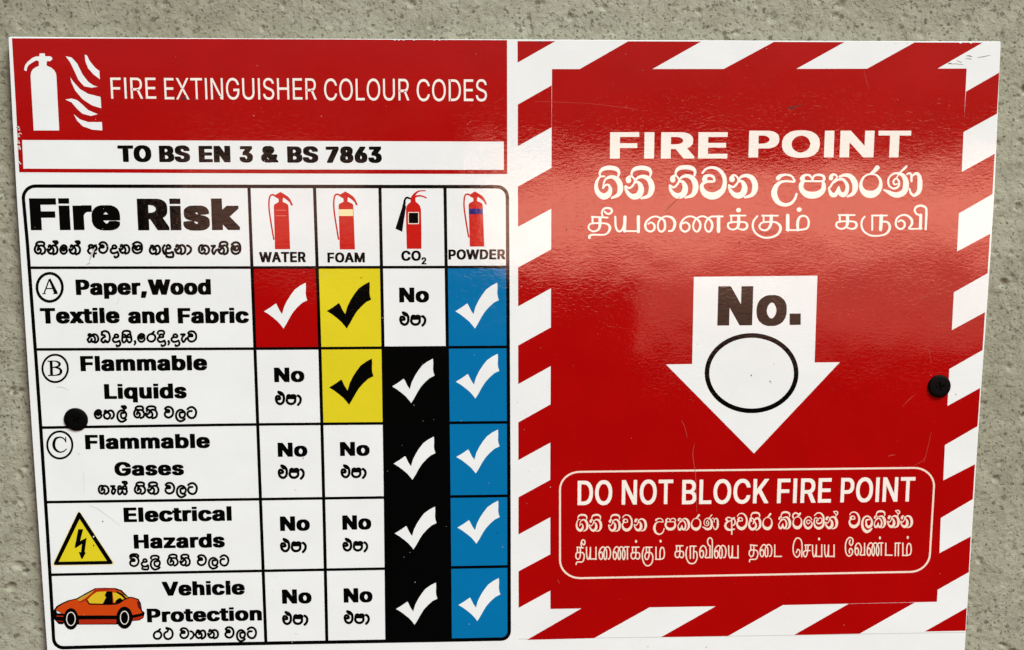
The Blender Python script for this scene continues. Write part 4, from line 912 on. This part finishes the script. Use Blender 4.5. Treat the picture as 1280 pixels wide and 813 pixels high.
# ---------------------------------------------------------------- wear: scratches and scuffs on the film
M_SCR = ink('bare_scratch', (0.44, 0.07, 0.06), rough=0.4)
M_SCUFF = ink('scuff_dirt', (0.035, 0.02, 0.018), rough=0.5)
M_FAINT = ink('faint_grey_scuff', (0.52, 0.53, 0.52), rough=0.4)
M_DSCR = ink('dark_scratch', (0.16, 0.01, 0.01), rough=0.3)
def scratch(txt, w_, mat, parent, smooth=True, label=None):
    if mat == M_SCR: txt = ' '.join(q if q.count(',') < 2 else '%s,%s,%.2f' % (*q.split(',')[:2], float(q.split(',')[2]) * 0.7) for q in txt.split())
    return part('scratch', PX.stroke(txt, w_, smooth=smooth), mat, 4.5, parent, label)
scratch('832,264,0.4 839,257,0.9 850,246,0.7', None, M_DSCR, panel, label='dark slanted scratch')
scratch('868,555,0.4 866,566 867,578,0.8 869,590 870,606 871,640,0.5', 0.6, M_SCR, panel, label='long pale vertical scratch')
scratch('1080,89,0.3 1082,98,0.6 1086,112,0.3', None, M_SCR, panel)
scratch('668,127,0.3 700,128,0.5 740,130,0.4 790,136,0.5 798,137,0.3', None, ink('hairline_scratch', (0.55, 0.06, 0.05)), panel)
scratch('1128,508,0.3 1136,500,0.7 1143,494,0.3', None, M_SCR, panel); scratch('1110,571,0.3 1114,569,1.1 1119,569,0.4', None, M_SCR, panel)
scratch('1142,582,0.3 1152,577,0.5 1158,570,0.3', None, M_SCR, panel); scratch('1158,432,0.3 1162,442,0.6 1164,455,0.3', None, M_SCR, panel)
scratch('1164,540,0.3 1160,558,0.5 1155,578,0.3', None, M_SCR, panel)
scratch('852,526,0.5 856,534,0.7 859,547,0.4', None, M_SCR, panel); scratch('697,725,0.6 699,729,1.0', None, M_SCR, panel)
scratch('784,132,0.5 782,134,0.9', None, M_SCR, panel)
scratch('983,136,0.5 990,134,1.6 997,133,0.9 1004,130,0.4', None, M_SCUFF, panel, label='small dark smudge')
scratch('988,137,0.5 992,136,1.2', None, M_SCUFF, panel)
for s_ in ('1208,70,0.4 1212,70,0.9 1215,71,0.5', '1207,73,0.3 1214,74,0.7', '1222,72,0.3 1229,71,0.7 1238,69,0.3', '1186,79.5,1.3 1189,79.5,0.9', '1188,80,0.3 1196,80,0.5 1204,81,0.3', '1196,76,0.3 1202,78,0.5'):
    scratch(s_, None, ink('pen_mark', (0.12, 0.14, 0.14), rough=0.4) if s_[0:4] == '1208' else bpy.data.materials['pen_mark'], board)
random.seed(4); rs0 = random.Random(5)
for s_ in ('226,122,0.6 229,123.5,1.6 232,121,1.3 231,119,0.5', '227,124,0.6 233,124.5,1.0', '240,122,0.4 240.5,124,0.7', '246,123,0.4 246,126,0.7', '254.5,118,0.9 255.5,121.5,1.2', '270,118,0.5 273,120,1.4 276,121,0.6', '281,120,0.5 284,118.5,0.9', '289,117,0.4 291,119,0.7', '262,121,0.4 263,123,0.6'):
    scratch(s_, None, M_SCUFF, header)
for k in range(26):                                  # flaked red film at the left edge of the header
    y = random.uniform(158, 206); x = 19.4 + (y - 135) * 0.052 + abs(random.gauss(0, 1.3))
    scratch('%.2f,%.2f,0.5 %.2f,%.2f,%.2f %.2f,%.2f,0.4' % (x, y, x + random.uniform(.5, 2.2), y + random.uniform(-1, 1.6), random.uniform(0.5, 1.6), x + random.uniform(1, 3), y + random.uniform(0, 3)), None, M_WHITE if random.random() < 0.85 else M_DORANGE, header)
for x_ in (492, 497, 503, 516, 541, 548, 556, 1118, 1133, 1199, 1212):    # nicked top edge
    y_ = (49.6 if x_ < 640 else 53.4)
    scratch('%.1f,%.1f,0.6 %.1f,%.1f,%.1f %.1f,%.1f,0.5' % (x_, y_, x_ + 1.5, y_ + 0.5, rs0.uniform(0.8, 1.7), x_ + 3.5, y_), None, M_WHITE, board)
scratch('112,326,1.0 114,320,2.6 117,313,2.0 118,311,0.8', None, M_FAINT, CELL[(-1, 0)]); scratch('108,331,0.8 112,329,2.2', None, M_FAINT, CELL[(-1, 0)])
for s_, cell in (('70,484,0.3 78,484,0.6 86,488,0.3', (1, 0)), ('97,566,0.3 100,568,0.5', (2, 0)), ('104,590,0.3 105,600,0.4 105,618,0.3', (2, 0)), ('112,632,0.3 125,638,0.5 150,657,0.3', (3, 0)), ('147,380,0.3 149,372,0.5', (0, 0)), ('369,792,0.5 371,793,0.7', (4, 1)), ('368,612,0.5 370,613,0.8', (2, 1))):
    scratch(s_, None, M_FAINT, CELL[cell])
for x, y, r_, m2, par in ((128.5, 652, .8, M_SCUFF, CELL[(3, 0)]), (117, 682, .9, M_SCUFF, CELL[(3, 0)]), (117, 671, .9, M_WHITE, CELL[(3, 0)]), (451.5, 347.3, .7, M_SCUFF, CELL[(0, 2)]), (939, 469.5, .8, M_SCUFF, panel), (962.5, 477, .8, M_SCUFF, panel), (964, 479, .6, M_FAINT, panel),
                          (708, 287, .8, M_SCUFF, panel), (924, 304, 1.0, M_DSCR, panel), (1054, 263, .8, M_DSCR, panel), (782, 68, .7, M_SCR, panel), (379, 573, .6, M_SCUFF, CELL[(2, 1)]), (622, 666, .7, M_NAVY, CELL[(3, 4)]),
                          (1150, 151, .8, M_SCR, panel), (1164, 469, .8, M_SCR, panel), (676, 53, 1.3, M_SCUFF, board), (810, 808, .8, M_FAINT, board), (883, 809, .9, M_FAINT, board), (1195, 493, .9, M_FAINT, board), (647, 503, .6, M_FAINT, board)):
    part('speck', [[P(*q) for q in disc(x, y, r_, r_ * 1.2, 8, 0.4)]], m2, 4.8, par)
rs = random.Random(11)
DUST = {0: [], 1: []}                                # fine dust and nicks all over the film
for k in range(200):
    x = rs.uniform(30, 1235); y = rs.uniform(60, 805)
    red = x > 690 and x < 1170 and 90 < y < 750
    r_ = rs.uniform(0.16, 0.42)
    DUST[1 if red else 0].append([P(*q) for q in disc(x, y, r_, r_ * rs.uniform(0.8, 2.2), 6, rs.random() * 3)])
tag(part('dust', DUST[0], M_FAINT, 4.9, board), kind='stuff'); tag(part('dust', DUST[1], ink('pink_dust', (0.55, 0.12, 0.10)), 4.9, board), kind='stuff')

# ---------------------------------------------------------------- screws
def screw_mats():
    m, t, b = new_mat('black_screw_paint'); L = t.links.new
    geo = N(t, 'ShaderNodeNewGeometry'); n = N(t, 'ShaderNodeTexNoise', Scale=900.0, Detail=3.0); L(geo.outputs['Position'], n.inputs['Vector'])
    bp = N(t, 'ShaderNodeBump', Strength=0.6); bp.inputs['Distance'].default_value = 0.0002; L(n.outputs[0], bp.inputs['Height']); L(bp.outputs[0], b.inputs['Normal'])
    b.inputs['Base Color'].default_value = (0.002, 0.002, 0.002, 1); b.inputs['Roughness'].default_value = 0.55; b.inputs['Specular IOR Level'].default_value = 0.06
    return m
M_SCREW = screw_mats()
def screw(x, y, rpx, turn, label, tilt=0.0):
    cx, cz = P(x, y); r = P(x + rpx, y)[0] - cx
    # head: lathed pan head, its flat top carrying a cross-shaped recess
    prof = [(1.0, 0.0), (1.0, 0.00030), (0.985, 0.0006), (0.93, 0.0009), (0.82, 0.00115), (0.66, 0.00128), (0.52, 0.0013)]
    n = 48; V, F = [], []
    for rr, yy in prof: V += [(r * rr * math.cos(2 * math.pi * k / n), -yy, r * rr * math.sin(2 * math.pi * k / n)) for k in range(n)]
    for i in range(len(prof) - 1):
        for k in range(n):
            k2 = (k + 1) % n; F.append([i * n + k, i * n + k2, (i + 1) * n + k2, (i + 1) * n + k])
    a, b_ = 0.40 * r, 0.085 * r
    cross_ = [(b_, b_), (b_, a), (-b_, a), (-b_, b_), (-a, b_), (-a, -b_), (-b_, -b_), (-b_, -a), (b_, -a), (b_, -b_), (a, -b_), (a, b_)]
    ct, st = math.cos(turn), math.sin(turn); cross_ = [(u * ct - v * st, u * st + v * ct) for u, v in cross_]
    rim = [(0.52 * r * math.cos(2 * math.pi * k / n), 0.52 * r * math.sin(2 * math.pi * k / n)) for k in range(n)]
    v2, f2 = triangulate([], [[(p * UNIT, q * UNIT) for p, q in rim], [(p * UNIT, q * UNIT) for p, q in cross_]])
    base = len(V); V += [(p.x / UNIT, -0.0013, p.y / UNIT) for p in v2]; F += [[base + i for i in t] for t in f2]
    head = mesh_obj('screw', V, F, M_SCREW, board, label)
    head.location = (cx, FACE - 0.0004, cz); head.rotation_euler = (tilt, 0, 0)
    for p in head.data.polygons: p.use_smooth = len(p.vertices) == 4
    V2 = [(u, -0.0013, v) for u, v in cross_] + [(u * 0.8, -0.0004, v * 0.8) for u, v in cross_]
    F2 = [[i, (i + 1) % 12, 12 + (i + 1) % 12, 12 + i] for i in range(12)] + [list(range(12, 24))]
    mesh_obj('drive_recess', V2, F2, M_SCREW, head)
screw(95.3, 524.3, 15.1, 0.5, 'black screw head at the left edge of the chart', R(4))
screw(1173.8, 482.8, 14.1, 0.2, 'black screw head at the right edge of the red panel', R(-3))
